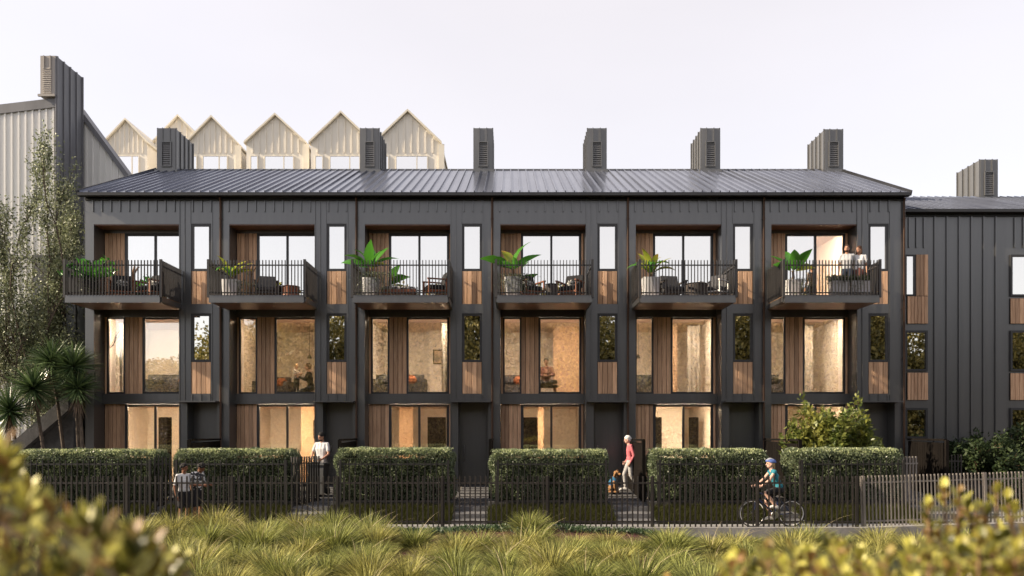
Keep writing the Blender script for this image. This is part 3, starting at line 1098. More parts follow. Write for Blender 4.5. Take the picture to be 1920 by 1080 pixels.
for i in range(5):
    piece('rib', (0.05, 0.06, zt - 0.1), (fx1 + 0.075, YL - 0.1 + i * 0.44, 0.1), 'fin_metal', t)
for xx in (fx0 + 0.14, fx0 + 0.38):
    piece('seam', (0.035, 0.04, 0.5), (xx, YL - 0.17, zt - 0.5), 'cladding_light', t)
for i in range(14):
    piece('louvre', (0.32, 0.035, 0.062), (fx0 + 0.26, YL - 0.168, pc.z + 0.16 + i * 0.07), 'cladding_light', t, rot=(R(-24), 0, 0))
m = MB()
m.box(fx0 - 0.06, fx1 + 0.03, YL - 0.22, YL - 0.152, pc.z + 0.045, pc.z + 0.13)
m.build('flashing', 'cladding_light', t)
# gable behind the fin
YG = YL + 1.8
ga, gb = at(155, 215, YG), at(242, 333, YG)
gs = (gb.z - ga.z) / (gb.x - ga.x)
xg = -13.95
m = MB()
m.prism([(ga.x - 0.6, 0), (xg, 0), (xg, ga.z + gs * (xg - ga.x)), (ga.x - 0.6, ga.z + gs * -0.6)], YG, YG + 0.5)
m.build('gable', 'grey_cladding', t)
xx = ga.x + 0.15
while xx < xg - 0.1:
    m = MB()
    m.box(xx - 0.025, xx + 0.025, YG - 0.04, YG, 3.0, ga.z + gs * (xx - ga.x) - 0.22)
    m.build('batten', 'grey_cladding', t)
    xx += 0.25
m = MB()
m.prism([(ga.x - 0.2, ga.z - gs * 0.2 - 0.16), (xg, ga.z + gs * (xg - ga.x) - 0.16), (xg, ga.z + gs * (xg - ga.x) + 0.12), (ga.x - 0.2, ga.z - gs * 0.2 + 0.12)], YG - 0.1, YG + 0.55)
m.build('verge_trim', 'fin_metal', t)
# low dark link between the neighbour and the terrace
m = MB()
m.box(-17.0, X0[0] - 0.06, 2.6, 3.9, 0, at(0, 478, 2.6).z)
m.build('link_wall', 'cladding', t)
for i in range(8):
    piece('batten', (0.05, 0.05, 7.6), (-16.6 + i * 0.38, 2.57, 0.1), 'cladding', t)

# ramp with a sloping concrete wall at the left
t = thing('ramp', 'sloping dark concrete ramp wall behind the cabbage trees', 'ramp')
pa, pb = at(18, 838, -0.5), at(128, 742, -0.5)
m = MB()
m.add([(pa.x, -0.5, pa.z - 0.45), (pb.x, -0.5, pb.z - 0.45), (pb.x, -0.5, pb.z + 0.02), (pa.x, -0.5, pa.z + 0.02),
       (pa.x, -0.2, pa.z - 0.45), (pb.x, -0.2, pb.z - 0.45), (pb.x, -0.2, pb.z + 0.02), (pa.x, -0.2, pa.z + 0.02)],
      [(0, 1, 2, 3), (7, 6, 5, 4), (0, 4, 5, 1), (3, 2, 6, 7), (1, 5, 6, 2), (0, 3, 7, 4)])
m.build('parapet', 'concrete_dark', t)
m = MB()
m.add([(pa.x - 0.6, -0.19, 0), (pb.x, -0.19, 0), (pb.x, -0.19, pb.z + 0.22), (pa.x - 0.6, -0.19, pa.z - 0.30),
       (pa.x - 0.6, 0.88, 0), (pb.x, 0.88, 0), (pb.x, 0.88, pb.z + 0.22), (pa.x - 0.6, 0.88, pa.z - 0.30)],
      [(0, 1, 2, 3), (7, 6, 5, 4), (0, 4, 5, 1), (3, 2, 6, 7), (1, 5, 6, 2), (0, 3, 7, 4)])
m.build('ramp_body', 'concrete_dark', t)
ra, rb = Vector((pa.x - 0.6, 0, pa.z - 0.30)), Vector((pb.x, 0, pb.z + 0.22))
for i in range(13):
    q0, q1 = ra.lerp(rb, (i + 0.04) / 13), ra.lerp(rb, (i + 0.96) / 13)
    m = MB()
    m.bar((q0.x, 0.34, q0.z + 0.02), (q1.x, 0.34, q1.z + 0.02), 1.0, 0.03)
    m.build('plank', 'concrete_dark', t)
m = MB()
m.box(-20, X0[0] - 0.1, 0.9, 1.05, 0, at(0, 826, 1).z)
tag(m.build('boundary_wall', 'timber_dark'), 'black boundary wall beside the first terrace house', 'wall')

# ------------------------------------------------------------------ gabled houses on the rise behind
GABLE = [((237, 226), 39, 268, 3), ((335, 219), 44, 266, 6), ((398, 221), 47, 270, 0), ((517, 217), 55, 268, 0), ((640, 213), 57, 268, 0), ((765, 210), 60, 268, 0)]
names = ['leftmost cream gabled house behind the tall neighbour', 'cream gable half hidden behind the first chimney',
         'cream gabled house just right of the first chimney', 'cream gabled house left of the middle of the roof ridge',
         'cream gabled house just left of the second chimney', 'rightmost cream gabled house behind the second chimney']
for i, ((px_, py_), hw, ey, back) in enumerate(GABLE):
    YB = 31.0 - (px_ - 398) * 0.006 + back
    c = at(px_, py_, YB)
    s = (DIST + YB) / FPX
    h = hw * s
    e = at(px_, ey, YB).z
    t = thing('gabled_house', names[i], 'house', (c.x, YB, 0), R(0), 'cream gabled houses behind the terrace')
    m = MB()
    m.prism([(-h, 6), (h, 6), (h, e), (0, c.z - 0.05), (-h, e)], 0, 7)
    m.build('wall', 'cream_cladding', t)
    for sx in (-1, 1):
        m = MB()
        ov = 0.12
        m.add([(0, -0.25, c.z + 0.13), (sx * (h + ov), -0.25, e + 0.05), (sx * (h + ov), 7.2, e + 0.05), (0, 7.2, c.z + 0.13),
               (0, -0.25, c.z - 0.02), (sx * (h + ov), -0.25, e - 0.10), (sx * (h + ov), 7.2, e - 0.10), (0, 7.2, c.z - 0.02)],
              [(0, 1, 2, 3), (7, 6, 5, 4), (0, 4, 5, 1), (1, 5, 6, 2), (2, 6, 7, 3), (3, 7, 4, 0)])
        m.build('roof', 'cream_trim', t)
    zb_ = at(0, 287, YB).z
    n = 9
    for j in range(1, n):
        u = -h + 2 * h * j / n
        zt_ = e + (c.z - e) * (1 - abs(u) / h) - 0.18
        m = MB()
        m.box(u - 0.035, u + 0.035, -0.07, 0, zb_, zt_)
        m.build('batten', 'cream_cladding', t)
    z1_, z0_ = at(0, 292, YB).z, at(0, 335, YB).z
    window(t, -0.38 * h, 0.62 * h, z0_, z1_, -0.07, 'glass_far', 0.05, 0.28 * h, 0.06, 'cream_trim')
    window(t, -0.86 * h, -0.6 * h, z0_, z1_, -0.07, 'glass_far', 0.05, None, 0.06, 'cream_trim')
    if i >= 2:
        m = MB()
        m.box(h - 0.08, h + 0.30, -0.14, -0.02, z0_, e - 0.12)
        m.build('downpipe', 'cream_trim', t)
tag(MB().box(-40, 6, 38, 60, -0.6, 9.5).build('hill', 'ground'), 'rise under the gabled houses', 'hill', kind='structure')

# ------------------------------------------------------------------ planting
def hedge_mesh(name, wd, dp, ht, seed):
    """clipped box hedge: leaves crowd the faces of a rounded block"""
    rng = np.random.default_rng(seed)
    n = int(5200 * (2 * wd * ht * 0.62 + wd * dp * 1.2 + 2 * dp * ht) * 0.62)
    u = rng.uniform(-0.5, 0.5, (n, 3))
    ax = rng.choice(6, n, p=np.array([0.09, 0.09, 0.36, 0.12, 0.30, 0.04]))
    P_ = u * np.array([wd, dp, ht])
    nor = np.zeros((n, 3))
    for a_, (d_, s_) in enumerate(((0, -1), (0, 1), (1, -1), (1, 1), (2, 1), (2, -1))):
        k_ = ax == a_
        P_[k_, d_] = s_ * np.array([wd, dp, ht])[d_] / 2
        nor[k_, d_] = s_
    # round the edges
    hf = np.array([wd, dp, ht]) / 2 - 0.20
    q = np.clip(P_, -hf, hf)
    dlt = P_ - q
    L_ = np.linalg.norm(dlt, axis=1, keepdims=True)
    P_ = q + dlt / np.maximum(L_, 1e-6) * np.minimum(L_, 0.20)
    keep_ = np.sin(P_[:, 0] * 3.7 + seed) * np.sin(P_[:, 2] * 4.9 + seed * 2) + 0.5 * np.sin(P_[:, 0] * 9.1) * np.sin(P_[:, 2] * 8.3) + rng.normal(0, 0.5, n) > -0.95
    P_, nor, n = P_[keep_], nor[keep_], int(keep_.sum())
    bump = 0.045 * np.sin(P_[:, :1] * 5.1 + seed) * np.sin(P_[:, 2:] * 6.3 + P_[:, 1:2] * 5) + 0.02 * np.sin(P_[:, :1] * 13 + P_[:, 2:] * 11)
    depth = rng.exponential(0.035, (n, 1))
    P_ = P_ + nor * (bump - np.minimum(depth, 0.14) + 0.03)
    P_[:, 2] += ht / 2
    axd = nor * 0.55 + rng.normal(size=(n, 3)) * 0.62 + np.array([0, 0, 0.30])
    sz = rng.uniform(0.035, 0.062, n)
    parts = [leaf_cloud(P_, axd, sz, sz * 0.55, 0.22, rng)]
    # stray shoots on top
    k = int(210 * wd)
    b = np.stack([rng.uniform(-wd / 2, wd / 2, k), rng.uniform(-dp / 2, dp / 2, k), ht - 0.005 + rng.uniform(0, 0.03, k)], axis=1)
    b[:, 2] -= 0.5 * np.maximum(0, np.abs(b[:, 1]) - dp / 2 + 0.16) ** 1.2
    for j in range(3):
        parts.append(leaf_cloud(b + np.array([0, 0, 0.018 * j]) + rng.normal(0, 0.008, b.shape), rng.normal(0, 0.6, b.shape) + np.array([0, 0, 0.9]), 0.05, 0.024, 0.2, rng))
    V, Q = merge(parts)
    # paler leaves over the top and its shoulders, sunlight put into their colour
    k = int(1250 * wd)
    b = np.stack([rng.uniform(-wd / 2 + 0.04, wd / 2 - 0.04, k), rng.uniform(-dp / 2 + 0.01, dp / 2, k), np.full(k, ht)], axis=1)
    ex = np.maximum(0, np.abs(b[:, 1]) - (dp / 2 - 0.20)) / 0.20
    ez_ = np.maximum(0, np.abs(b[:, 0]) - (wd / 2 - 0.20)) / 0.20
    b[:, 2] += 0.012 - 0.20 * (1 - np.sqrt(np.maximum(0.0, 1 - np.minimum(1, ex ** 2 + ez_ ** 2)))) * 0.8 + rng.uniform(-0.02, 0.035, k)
    sun_tint = leaf_cloud(b, rng.normal(0, 0.55, b.shape) + np.array([0, -0.15, 0.85]), rng.uniform(0.04, 0.075, k), rng.uniform(0.02, 0.034, k), 0.2, rng)
    return quads_mesh(name, V, Q, 'hedge_leaf'), quads_mesh('sun_tint_shoots', *sun_tint, 'sun_tint_leaf')


HL = ['wide clipped hedge at the far left behind the near shrub', 'clipped hedge behind the two boys', 'clipped hedge right of the man with the bin',
      'clipped hedge in the middle, left of the dog', 'clipped hedge between the woman in pink and the cyclist', 'clipped hedge under the small tree, behind the pale fence']
for k, (hx0, hx1) in enumerate(HEDGE):
    wd = hx1 - hx0 - 0.06
    t = thing('hedge', HL[k], 'hedge', ((hx0 + hx1) / 2, -3.12, 0.50), 0, 'clipped hedges along the path')
    fo, yo = hedge_mesh('foliage', wd, 1.0, 1.36 + 0.02 * (k % 3), 20 + k)
    link('foliage', fo, t)
    link('sun_tint_shoots', yo, t)['kind'] = 'stuff'
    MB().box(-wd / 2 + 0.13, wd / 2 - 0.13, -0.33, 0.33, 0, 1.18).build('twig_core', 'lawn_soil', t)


def branch_tree(rng, start, direction, length, radius, levels, spread, kids, mb, tips, n=6, up=0.25, shrink=0.68, wob=0.14):
    """recursive limbs; tips gets (point, direction) along the outer twigs"""
    p = np.array(start, float)
    d = np.array(direction, float)
    pts, rad = [tuple(p)], [radius]
    segs = 4
    for i in range(segs):
        d = d + rng.normal(0, wob, 3) + np.array([0, 0, up * 0.2])
        d /= np.linalg.norm(d)
        p = p + d * length / segs
        pts.append(tuple(p))
        rad.append(radius * (1 - 0.45 * (i + 1) / segs))
        if levels <= 1:
            tips.append((p.copy(), d.copy()))
    mb.tube(pts, rad, n if levels > 1 else 4)
    if levels <= 0:
        return
    for j in range(kids):
        f = rng.uniform(0.45, 1.0) if j else 1.0
        i0 = min(int(f * segs), segs)
        q = np.array(pts[i0])
        a = rng.normal(0, 1, 3)
        a -= a.dot(d) * d
        a /= np.linalg.norm(a) + 1e-6
        sp = spread * rng.uniform(0.6, 1.2)
        nd = d * math.cos(sp) + a * math.sin(sp) + np.array([0, 0, up * 0.5])
        nd /= np.linalg.norm(nd)
        branch_tree(rng, q, nd, length * shrink * rng.uniform(0.8, 1.15), radius * 0.55, levels - 1, spread, kids, mb, tips, n, up, shrink, wob)


def tree(name, label, cat, loc, seed, stems, length, radius, levels, spread, kids, leaf_mat, bark, per_tip, L, W, scatter, up=0.25, lean=0.3, shrink=0.68, group=None, leaf_len_dir=0.6, prune=None):
    rng = np.random.default_rng(seed)
    mb, tips = MB(), []
    for s in range(stems):
        a = 2 * math.pi * s / stems + rng.uniform(-0.4, 0.4)
        d = np.array([math.cos(a) * lean, math.sin(a) * lean, 1.0])
        branch_tree(rng, (0.06 * math.cos(a), 0.06 * math.sin(a), 0), d / np.linalg.norm(d), length * rng.uniform(0.85, 1.15), radius, levels, spread, kids, mb, tips, up=up, shrink=shrink)
    t = thing(name, label, cat, loc, 0, group)
    mb.build('trunk', bark, t, True)
    if prune:
        tips = [q for q in tips if prune(q[0][0] + loc[0], q[0][1] + loc[1], q[0][2] + loc[2])]
    tp = np.array([a_ for a_, b_ in tips])
    td = np.array([b_ for a_, b_ in tips])
    idx = np.repeat(np.arange(len(tp)), per_tip)
    P_ = tp[idx] + rng.normal(0, scatter, (len(idx), 3))
    ad = td[idx] * leaf_len_dir + rng.normal(0, 0.7, (len(idx), 3))
    sz = rng.uniform(0.7, 1.25, len(idx))
    V, Q = leaf_cloud(P_, ad, L * sz, W * sz, 0.2, rng)
    link('crown', quads_mesh('crown', V, Q, leaf_mat), t)
    return t


# slender silver leaved tree on the left, growing against the tall neighbour
clear = lambda x_, y_, z_: x_ < X0[0] - 0.25
p = at(66, 800, 1.8)
tree('silver_tree', 'tall slender grey leaved tree against the pale left house', 'tree', (p.x, 1.8, 0.4), 5, 8, 3.9, 0.05, 3, 0.42, 4, 'silver_leaf', 'bark', 18, 0.10, 0.05, 0.15, up=0.5, lean=0.36, shrink=0.62, prune=clear)
p = at(165, 800, 2.2)
tree('silver_tree', 'grey leaved sapling reaching up at the left end of the roof', 'tree', (p.x - 0.75, 2.1, 0.4), 9, 5, 7.0, 0.05, 3, 0.30, 4, 'silver_leaf', 'bark', 16, 0.10, 0.05, 0.13, up=0.7, lean=0.09, shrink=0.46, prune=clear)
# small tree in front of the sixth house
p = at(1572, 850, -2.3)
tree('small_tree', 'small sunlit broadleaf tree in front of the sixth house', 'tree', (p.x, -2.3, 0.5), 16, 6, 1.12, 0.035, 3, 0.5, 4, 'bush_leaf', 'bark_warm', 6, 0.17, 0.075, 0.06, up=0.32, lean=0.55, shrink=0.70)
p = at(1850, 880, 0.3)
tree('small_tree', 'dark leafy tree in front of the right hand house', 'tree', (p.x, 0.3, 0.1), 23, 5, 1.15, 0.04, 3, 0.60, 4, 'dark_bush_leaf', 'bark_warm', 9, 0.15, 0.07, 0.08, up=0.25, lean=0.75, shrink=0.70)
p = at(1915, 880, -0.8)
tree('small_tree', 'low dark shrub tree cut by the right edge of the picture', 'tree', (p.x + 0.3, -0.8, 0.1), 29, 4, 0.85, 0.035, 3, 0.60, 4, 'dark_bush_leaf', 'bark_warm', 8, 0.14, 0.065, 0.08, up=0.25, lean=0.7, shrink=0.70)


# cabbage trees: bare stems with bursts of sword leaves
def burst(name, n, L, seed, mat='cordyline_leaf'):
    rng = np.random.default_rng(seed)
    d = unit(rng.normal(size=(n, 3)) + np.array([0, 0, 0.35]))
    b = d * 0.05
    V, Q = strips(b, d, rng.uniform(0.75, 1.1, n) * L, rng.uniform(0.04, 0.055, n), rng.uniform(0.0, 0.07, n), 3, rng)
    return quads_mesh(name, V, Q, mat)


def dead_skirt(name, n, L, seed):
    rng = np.random.default_rng(seed)
    a_ = rng.uniform(0, 2 * math.pi, n)
    b = np.stack([np.cos(a_) * 0.05, np.sin(a_) * 0.05, rng.uniform(-0.25, 0.0, n)], axis=1)
    d = np.stack([np.cos(a_) * 0.35, np.sin(a_) * 0.35, -np.ones(n)], axis=1)
    V, Q = strips(b, d, rng.uniform(0.6, 1.0, n) * L, np.full(n, 0.03), np.zeros(n) + 0.1, 3, rng)
    return quads_mesh(name, V, Q, 'dry_leaf')


BUR = [burst('leaf_burst', 300, 0.70, 40 + i) for i in range(3)]
SKT = [dead_skirt('dead_leaves', 60, 0.75, 50 + i) for i in range(2)]
CAB = [((62, 728), (95, 850), -1.4, 'cabbage tree with pale dead leaves above the ramp wall'), ((18, 770), (5, 880), -1.9, 'cabbage tree low at the left edge of the picture'),
       ((96, 678), (130, 850), -0.2 - 0.6, 'cabbage tree rising behind the ramp wall'), ((137, 688), (150, 850), -0.9, 'cabbage tree beside the corner of the first house'),
       ((146, 728), (158, 850), -1.1, 'shorter cabbage tree against the corner of the first house')]
for i, (hd, ft, yy, lab) in enumerate(CAB):
    a_, b_ = at(*hd, yy), at(*ft, yy)
    b_.z = 0.02
    t = thing('cabbage_tree', lab, 'tree', b_, 0, 'cabbage trees at the left')
    rel = a_ - b_
    m = MB()
    m.tube([(0, 0, 0), rel * 0.35 + Vector((0.05, 0, 0)), rel * 0.7 + Vector((0.03, 0.02, 0)), rel], [0.075, 0.06, 0.05, 0.045], 8)
    m.build('trunk', 'bark', t, True)
    link('crown', BUR[i % 3], t, rel, (0, 0, i * 1.3), (1.22, 1.15, 1.15, 1.18, 1.02)[i])
    link('dead_leaves', SKT[i % 2], t, rel - Vector((0, 0, 0.1)), (0, 0, i * 2.1))


# tussock grasses, each clump a plant of its own
def tussock_mesh(name, n, seed, stalks=3):
    rng = np.random.default_rng(seed)
    a_ = rng.uniform(0, 2 * math.pi, n)
    r_ = np.sqrt(rng.uniform(0, 1, n)) * 0.13
    b = np.stack([np.cos(a_) * r_, np.sin(a_) * r_, np.zeros(n)], axis=1)
    lean = np.arccos(rng.uniform(0.30, 1, n))
    a2 = a_ + rng.normal(0, 0.5, n)
    d = np.stack([np.cos(a2) * np.sin(lean), np.sin(a2) * np.sin(lean), np.cos(lean)], axis=1)
    V1 = strips(b, d, rng.uniform(0.40, 0.60, n), rng.uniform(0.009, 0.016, n), rng.uniform(0.0, 0.09, n), 4, rng)
    me = quads_mesh(name, *V1, 'tussock_blade')
    k = stalks
    a_ = rng.uniform(0, 2 * math.pi, k)
    d = np.stack([np.cos(a_) * 0.45, np.sin(a_) * 0.45, np.ones(k)], axis=1)
    V2 = strips(np.zeros((k, 3)), d, rng.uniform(0.75, 1.15, k), np.full(k, 0.010), rng.uniform(0.06, 0.22, k), 6, rng)
    if seed % 2:
        me.materials[0] = MATS['tussock_green']
    return me, quads_mesh('seed_stalk', *V2, 'straw')


TUS = [tussock_mesh('blades', 900, 60 + i, 4) for i in range(6)]


def tussock(x, y, sc, label, i):
    z = float(bed_z(np.array(x), np.array(y)))
    t = thing('tussock_grass', label, 'grass clump', (x, y, z - 0.02), 0, 'tussock grasses in the front bed')
    t['kind'] = 'thing'
    bl, st = TUS[i % 6]
    rz = random.uniform(0, 6.28)
    link('blades', bl, t, None, (0, 0, rz), (sc, sc, sc * random.uniform(0.85, 1.1)))
    if random.random() < 0.5:
        link('seed_stalk', st, t, None, (0, 0, rz), sc)


cnt = 0
placed = []
tries = 0
while tries < 9000 and cnt < 240:
    tries += 1
    y = random.uniform(-14.2, -6.9)
    d_ = DIST + y
    x = random.uniform(-0.80 * d_, 0.82 * d_)
    back = np.interp(x, [-12, -3.6, -2.2, 4.2, 5.2, 12], [-6.75, -6.75, -8.9, -8.7, -7.1, -6.9])
    if y > back:
        continue
    if any((x - a_) ** 2 + (y - b_) ** 2 < 0.55 for a_, b_ in placed):
        continue
    placed.append((x, y))
    zone = x / d_ * 22.4                       # which hedge stands behind it as seen from the street
    wd_ = ['first', 'second', 'third', 'fourth', 'fifth', 'sixth'][min(5, max(0, int((zone + 13.9) // 4.38)))]
    if y > -9:
        lab = 'olive tussock clump close to the fence below the %s hedge' % wd_
    elif y > -11.5:
        lab = 'olive tussock clump in mid bed below the %s hedge' % wd_
    else:
        lab = 'tussock clump at the bottom edge below the %s hedge' % wd_
    tussock(x, y, random.choice((0.72, 0.95, 1.1, 1.2, 1.3)) * random.uniform(0.92, 1.06), lab, cnt)
    cnt += 1
for x, y, s_, lab in ((0.45, -6.75, 1.15, 'lone tussock with tall stalks close to the fence in the middle'),):
    tussock(x, y, s_, lab, 1)

# low green ground cover by the kerb
n = 9000
bx = np.concatenate([RNG.uniform(-3.4, 4.6, n), RNG.normal(5.3, 0.35, 1500)])
by = np.concatenate([RNG.uniform(-7.1, -6.3, n), RNG.normal(-6.75, 0.16, 1500)])
keep = (np.sin(bx * 2.1) * np.sin(by * 5 + bx) + RNG.normal(0, 0.3, len(bx)) > -0.15) & (by < -6.28)
bx, by = bx[keep], by[keep]
P_ = np.stack([bx, by, bed_z(bx, by) + RNG.uniform(0.0, 0.10, len(bx))], axis=1)
V, Q = leaf_cloud(P_, RNG.normal(0, 0.5, P_.shape) + np.array([0, 0, 0.6]), RNG.uniform(0.05, 0.1, len(P_)), RNG.uniform(0.02, 0.035, len(P_)))
tag(link('ground_cover', quads_mesh('ground_cover', V, Q, 'ground_cover_leaf')), 'low green ground cover between the kerb and the grasses', 'ground cover', kind='stuff')
# bark chips on the mulch
n = 7000
bx, by = RNG.uniform(-14, 14, n), RNG.uniform(-9.5, -6.3, n)
P_ = np.stack([bx, by, bed_z(bx, by) + 0.006], axis=1)
V, Q = leaf_cloud(P_, RNG.normal(0, 1, P_.shape) * np.array([1, 1, 0.25]), RNG.uniform(0.03, 0.08, n), RNG.uniform(0.012, 0.03, n), 0.1)
tag(link('bark_chips', quads_mesh('bark_chips', V, Q, 'mulch')), 'loose red brown bark chips on the bed', 'mulch', kind='stuff')


# shrubs close to the camera: spoon leaves in rosettes on short stems
def spoon(L, W):
    """one thick spoon shaped leaf along +X, cupped"""
    vs, fs = [], []
    prof = [(0.0, 0.10), (0.25, 0.45), (0.55, 0.95), (0.8, 0.85), (0.95, 0.42), (1.0, 0.05)]
    for t_, w_ in prof:
        for s_ in (-1, 0, 1):
            vs.append((t_ * L, s_ * w_ * W / 2, (0.16 * W * w_ if s_ else 0) + 0.10 * L * t_ * t_))
    for i in range(len(prof) - 1):
        for j in range(2):
            fs.append((i * 3 + j, i * 3 + j + 1, i * 3 + j + 4, i * 3 + j + 3))
    return np.array(vs), np.array(fs)


def near_shrub(label, base, tips_at, seed, leaf=0.062, per=9):
    rng = np.random.default_rng(seed)
    t = thing('shrub', label, 'shrub', base)
    b = np.array(base)
    sv, sf = spoon(1.0, 0.52)
    V, Q, o = [], [], 0
    mb = MB()
    for tp in tips_at:
        tp = np.array(tp) - b
        mid = tp * 0.55 + rng.normal(0, 0.05, 3) - np.array([0, 0, 0.05])
        mb.tube([(rng.normal(0, 0.05), rng.normal(0, 0.05), 0), tuple(mid), tuple(tp)], [0.012, 0.008, 0.004], 5)
        ax = unit((tp - mid)[None])[0] + np.array([0, -0.1, 0.4])
        ax = ax / np.linalg.norm(ax)
        for j in range(per):
            f = j / per
            a_ = j * 2.4 + rng.uniform(-0.3, 0.3)
            o1 = unit(np.cross(ax, np.array([0.3, 0.9, 0.1]))[None])[0]
            o2 = np.cross(ax, o1)
            rd = o1 * math.cos(a_) + o2 * math.sin(a_)
            d = unit((rd * (1.0 - 0.55 * f) + ax * (0.25 + 0.9 * f))[None])[0]
            sd = unit(np.cross(ax, d)[None])[0]
            up = np.cross(d, sd)
            M = np.stack([d, sd, up], axis=1)
            L_ = leaf * rng.uniform(0.75, 1.2) * (1 - 0.25 * f)
            p0 = tp - ax * 0.05 * (1 - f) * 1.5
            V.append(sv * L_ @ M.T + p0)
            Q.append(sf + o)
            o += len(sv)
    link('foliage', quads_mesh('foliage', np.concatenate(V), np.concatenate(Q), 'near_leaf', True), t)
    mb.build('stems', 'bark_warm', t, True)
    return t


rng = np.random.default_rng(77)


def tips_from(polyline, n, d0, d1, ybot=1130, jitter=12):
    """twig ends filling the area under a skyline, spread over depths d0..d1 from the camera"""
    pts = []
    xs_ = [p_[0] for p_ in polyline]
    ys_ = [p_[1] for p_ in polyline]
    for i in range(n):
        px_ = rng.uniform(min(xs_), max(xs_))
        top = np.interp(px_, xs_, ys_)
        f = rng.uniform(0, 1) ** 1.3
        py_ = top + 14 + (ybot - top) * f + rng.normal(0, jitter)
        d_ = rng.uniform(d0, d1)
        v = at(px_, py_, d_ - DIST)
        pts.append((v.x, v.y, v.z))
    return pts


left_line = [(-260, 720), (-60, 808), (0, 828), (60, 885), (120, 912), (200, 965), (290, 1010), (338, 1040)]
near_shrub('yellow green shrub close to the camera at the lower left', (-1.35, -24.4, bed_z(np.array(-1.35), np.array(-24.4)).item()), tips_from(left_line, 135, 1.4, 2.1), 81, 0.068)
right_line = [(1240, 1090), (1340, 1052), (1450, 1035), (1500, 1005), (1570, 1000), (1600, 1050), (1700, 1035), (1760, 1000), (1850, 1000), (1940, 985), (2160, 930)]
near_shrub('blurred yellow green shrub low at the right bottom edge', (1.25, -23.6, bed_z(np.array(1.2), np.array(-23.6)).item()), tips_from(right_line, 230, 2.0, 2.7), 82, 0.064)
sprig = [(1740, 950), (1770, 918), (1800, 925), (1830, 952), (1868, 918), (1890, 938), (1760, 985), (1800, 975), (1835, 990), (1780, 1003), (1850, 960), (1880, 1005), (1900, 960), (1815, 945), (1745, 985), (1790, 1010), (1815, 1040)]
near_shrub('single upright sprig of blurred leaves in front of the pale fence', (1.62, -23.25, bed_z(np.array(1.6), np.array(-23.25)).item()),
           [tuple(at(a_, b_, -23.35 + random.uniform(-0.06, 0.06))) for a_, b_ in sprig], 83, 0.058, 8)


# ------------------------------------------------------------------ trees across the street, seen in the windows
def crown_mesh(seed, h, rx):
    rng = np.random.default_rng(seed)
    P_, A_ = [], []
    for c in range(95):
        th, z = rng.uniform(0, 2 * math.pi), rng.uniform(0.08, 1)
        rr = rx * math.sqrt(max(0.05, 1 - (z - 0.45) ** 2 * 2.6)) * rng.uniform(0.35, 1.0)
        ctr = np.array([math.cos(th) * rr, math.sin(th) * rr, z * h])
        n = 190
        d = unit(rng.normal(size=(n, 3)))
        P_.append(ctr + d * rng.uniform(0.55, 1.25, (n, 1)) * np.array([1, 1, 0.72]) * rx * 0.30)
        A_.append(d + rng.normal(0, 0.5, (n, 3)))
    P_, A_ = np.concatenate(P_), np.concatenate(A_)
    V, Q = leaf_cloud(P_, A_, rng.uniform(0.22, 0.40, len(P_)), rng.uniform(0.16, 0.28, len(P_)), 0.2, rng)
    return quads_mesh('crown', V, Q, 'far_leaf')


FAR = [crown_mesh(90 + i, 11.0, 4.2) for i in range(3)]
trk = MB()
trk.tube([(0, 0, -1.5), (0.1, 0, 1.5), (-0.1, 0.1, 5), (0, 0, 8)], [0.4, 0.32, 0.25, 0.12], 8)
trk.tube([(-0.1, 0.1, 4), (1.4, 0.2, 6.5), (2.2, 0.3, 8)], [0.16, 0.1, 0.05], 6)
trk.tube([(-0.1, 0.1, 4.5), (-1.5, -0.2, 7), (-2.0, -0.3, 8.5)], [0.16, 0.1, 0.05], 6)
trk = trk.mesh('trunk', 'bark', True)
for i, (x, hs) in enumerate(((-44, 0.62), (-37, 0.70), (-30.5, 0.72), (-24, 0.98), (-17, 1.18), (-10, 1.22), (-3, 1.25), (4.5, 1.22), (11, 1.06), (17.5, 1.2), (24.5, 1.22), (31.5, 1.2), (38.5, 1.15), (45.5, 1.2), (53, 1.2),
                            (-27, 0.8), (-20.5, 1.12), (-13.5, 1.3), (-6.5, 1.35), (1, 1.3), (7.5, 1.25), (14.5, 1.12), (21, 1.3), (28, 1.3), (35, 1.3), (49, 1.3))):
    hn = int((x / 2.6 + 13.73) // UNIT)
    lab = 'tall golden lit tree mirrored in the windows of the %s' % (['first', 'second', 'third', 'fourth', 'fifth', 'sixth'][hn] + ' house' if 0 <= hn < 6 else ('right hand house' if hn > 5 else 'far left end'))
    t = thing('street_tree', lab, 'tree', (x, (-43 if i < 15 else -50) + random.uniform(-2, 2), 0.0), random.uniform(0, 6), 'trees across the street mirrored in the glass')
    link('crown', FAR[i % 3], t, (0, 0, 0.6), None, (1, 1, hs))
    link('trunk', trk, t, None, None, (1, 1, hs))

# ------------------------------------------------------------------ potted plants on the balconies
def blade_mesh(L, W, bend, mat, split=False, seed=0):
    """one broad arching leaf along +X, rising then drooping, with a folded midrib"""
    rng = np.random.default_rng(seed)
    vs, fs = [], []
    n = 9
    x = z = 0.0
    ang = 0.0
    for i in range(n + 1):
        t_ = i / n
        w_ = W * (math.sin(math.pi * min(1, max(0.0, (t_ - 0.12) / 0.88)) ** 0.8) * 0.5 + (0.02 if t_ < 0.15 else 0.0))
        if split and i % 2:
            w_ *= rng.uniform(0.8, 1.0)
        for s_ in (-1, 0, 1):
            vs.append((x, s_ * w_, z + abs(s_) * w_ * 0.30))
        ang -= bend / n * (0.4 + 1.2 * t_)
        x += math.cos(ang) * L / n
        z += math.sin(ang) * L / n
    for i in range(n):
        for j in range(2):
            fs.append((i * 3 + j, i * 3 + j + 1, i * 3 + j + 4, i * 3 + j + 3))
    m = MB()
    m.add(vs, fs)
    return m.mesh('leaf', mat, True)


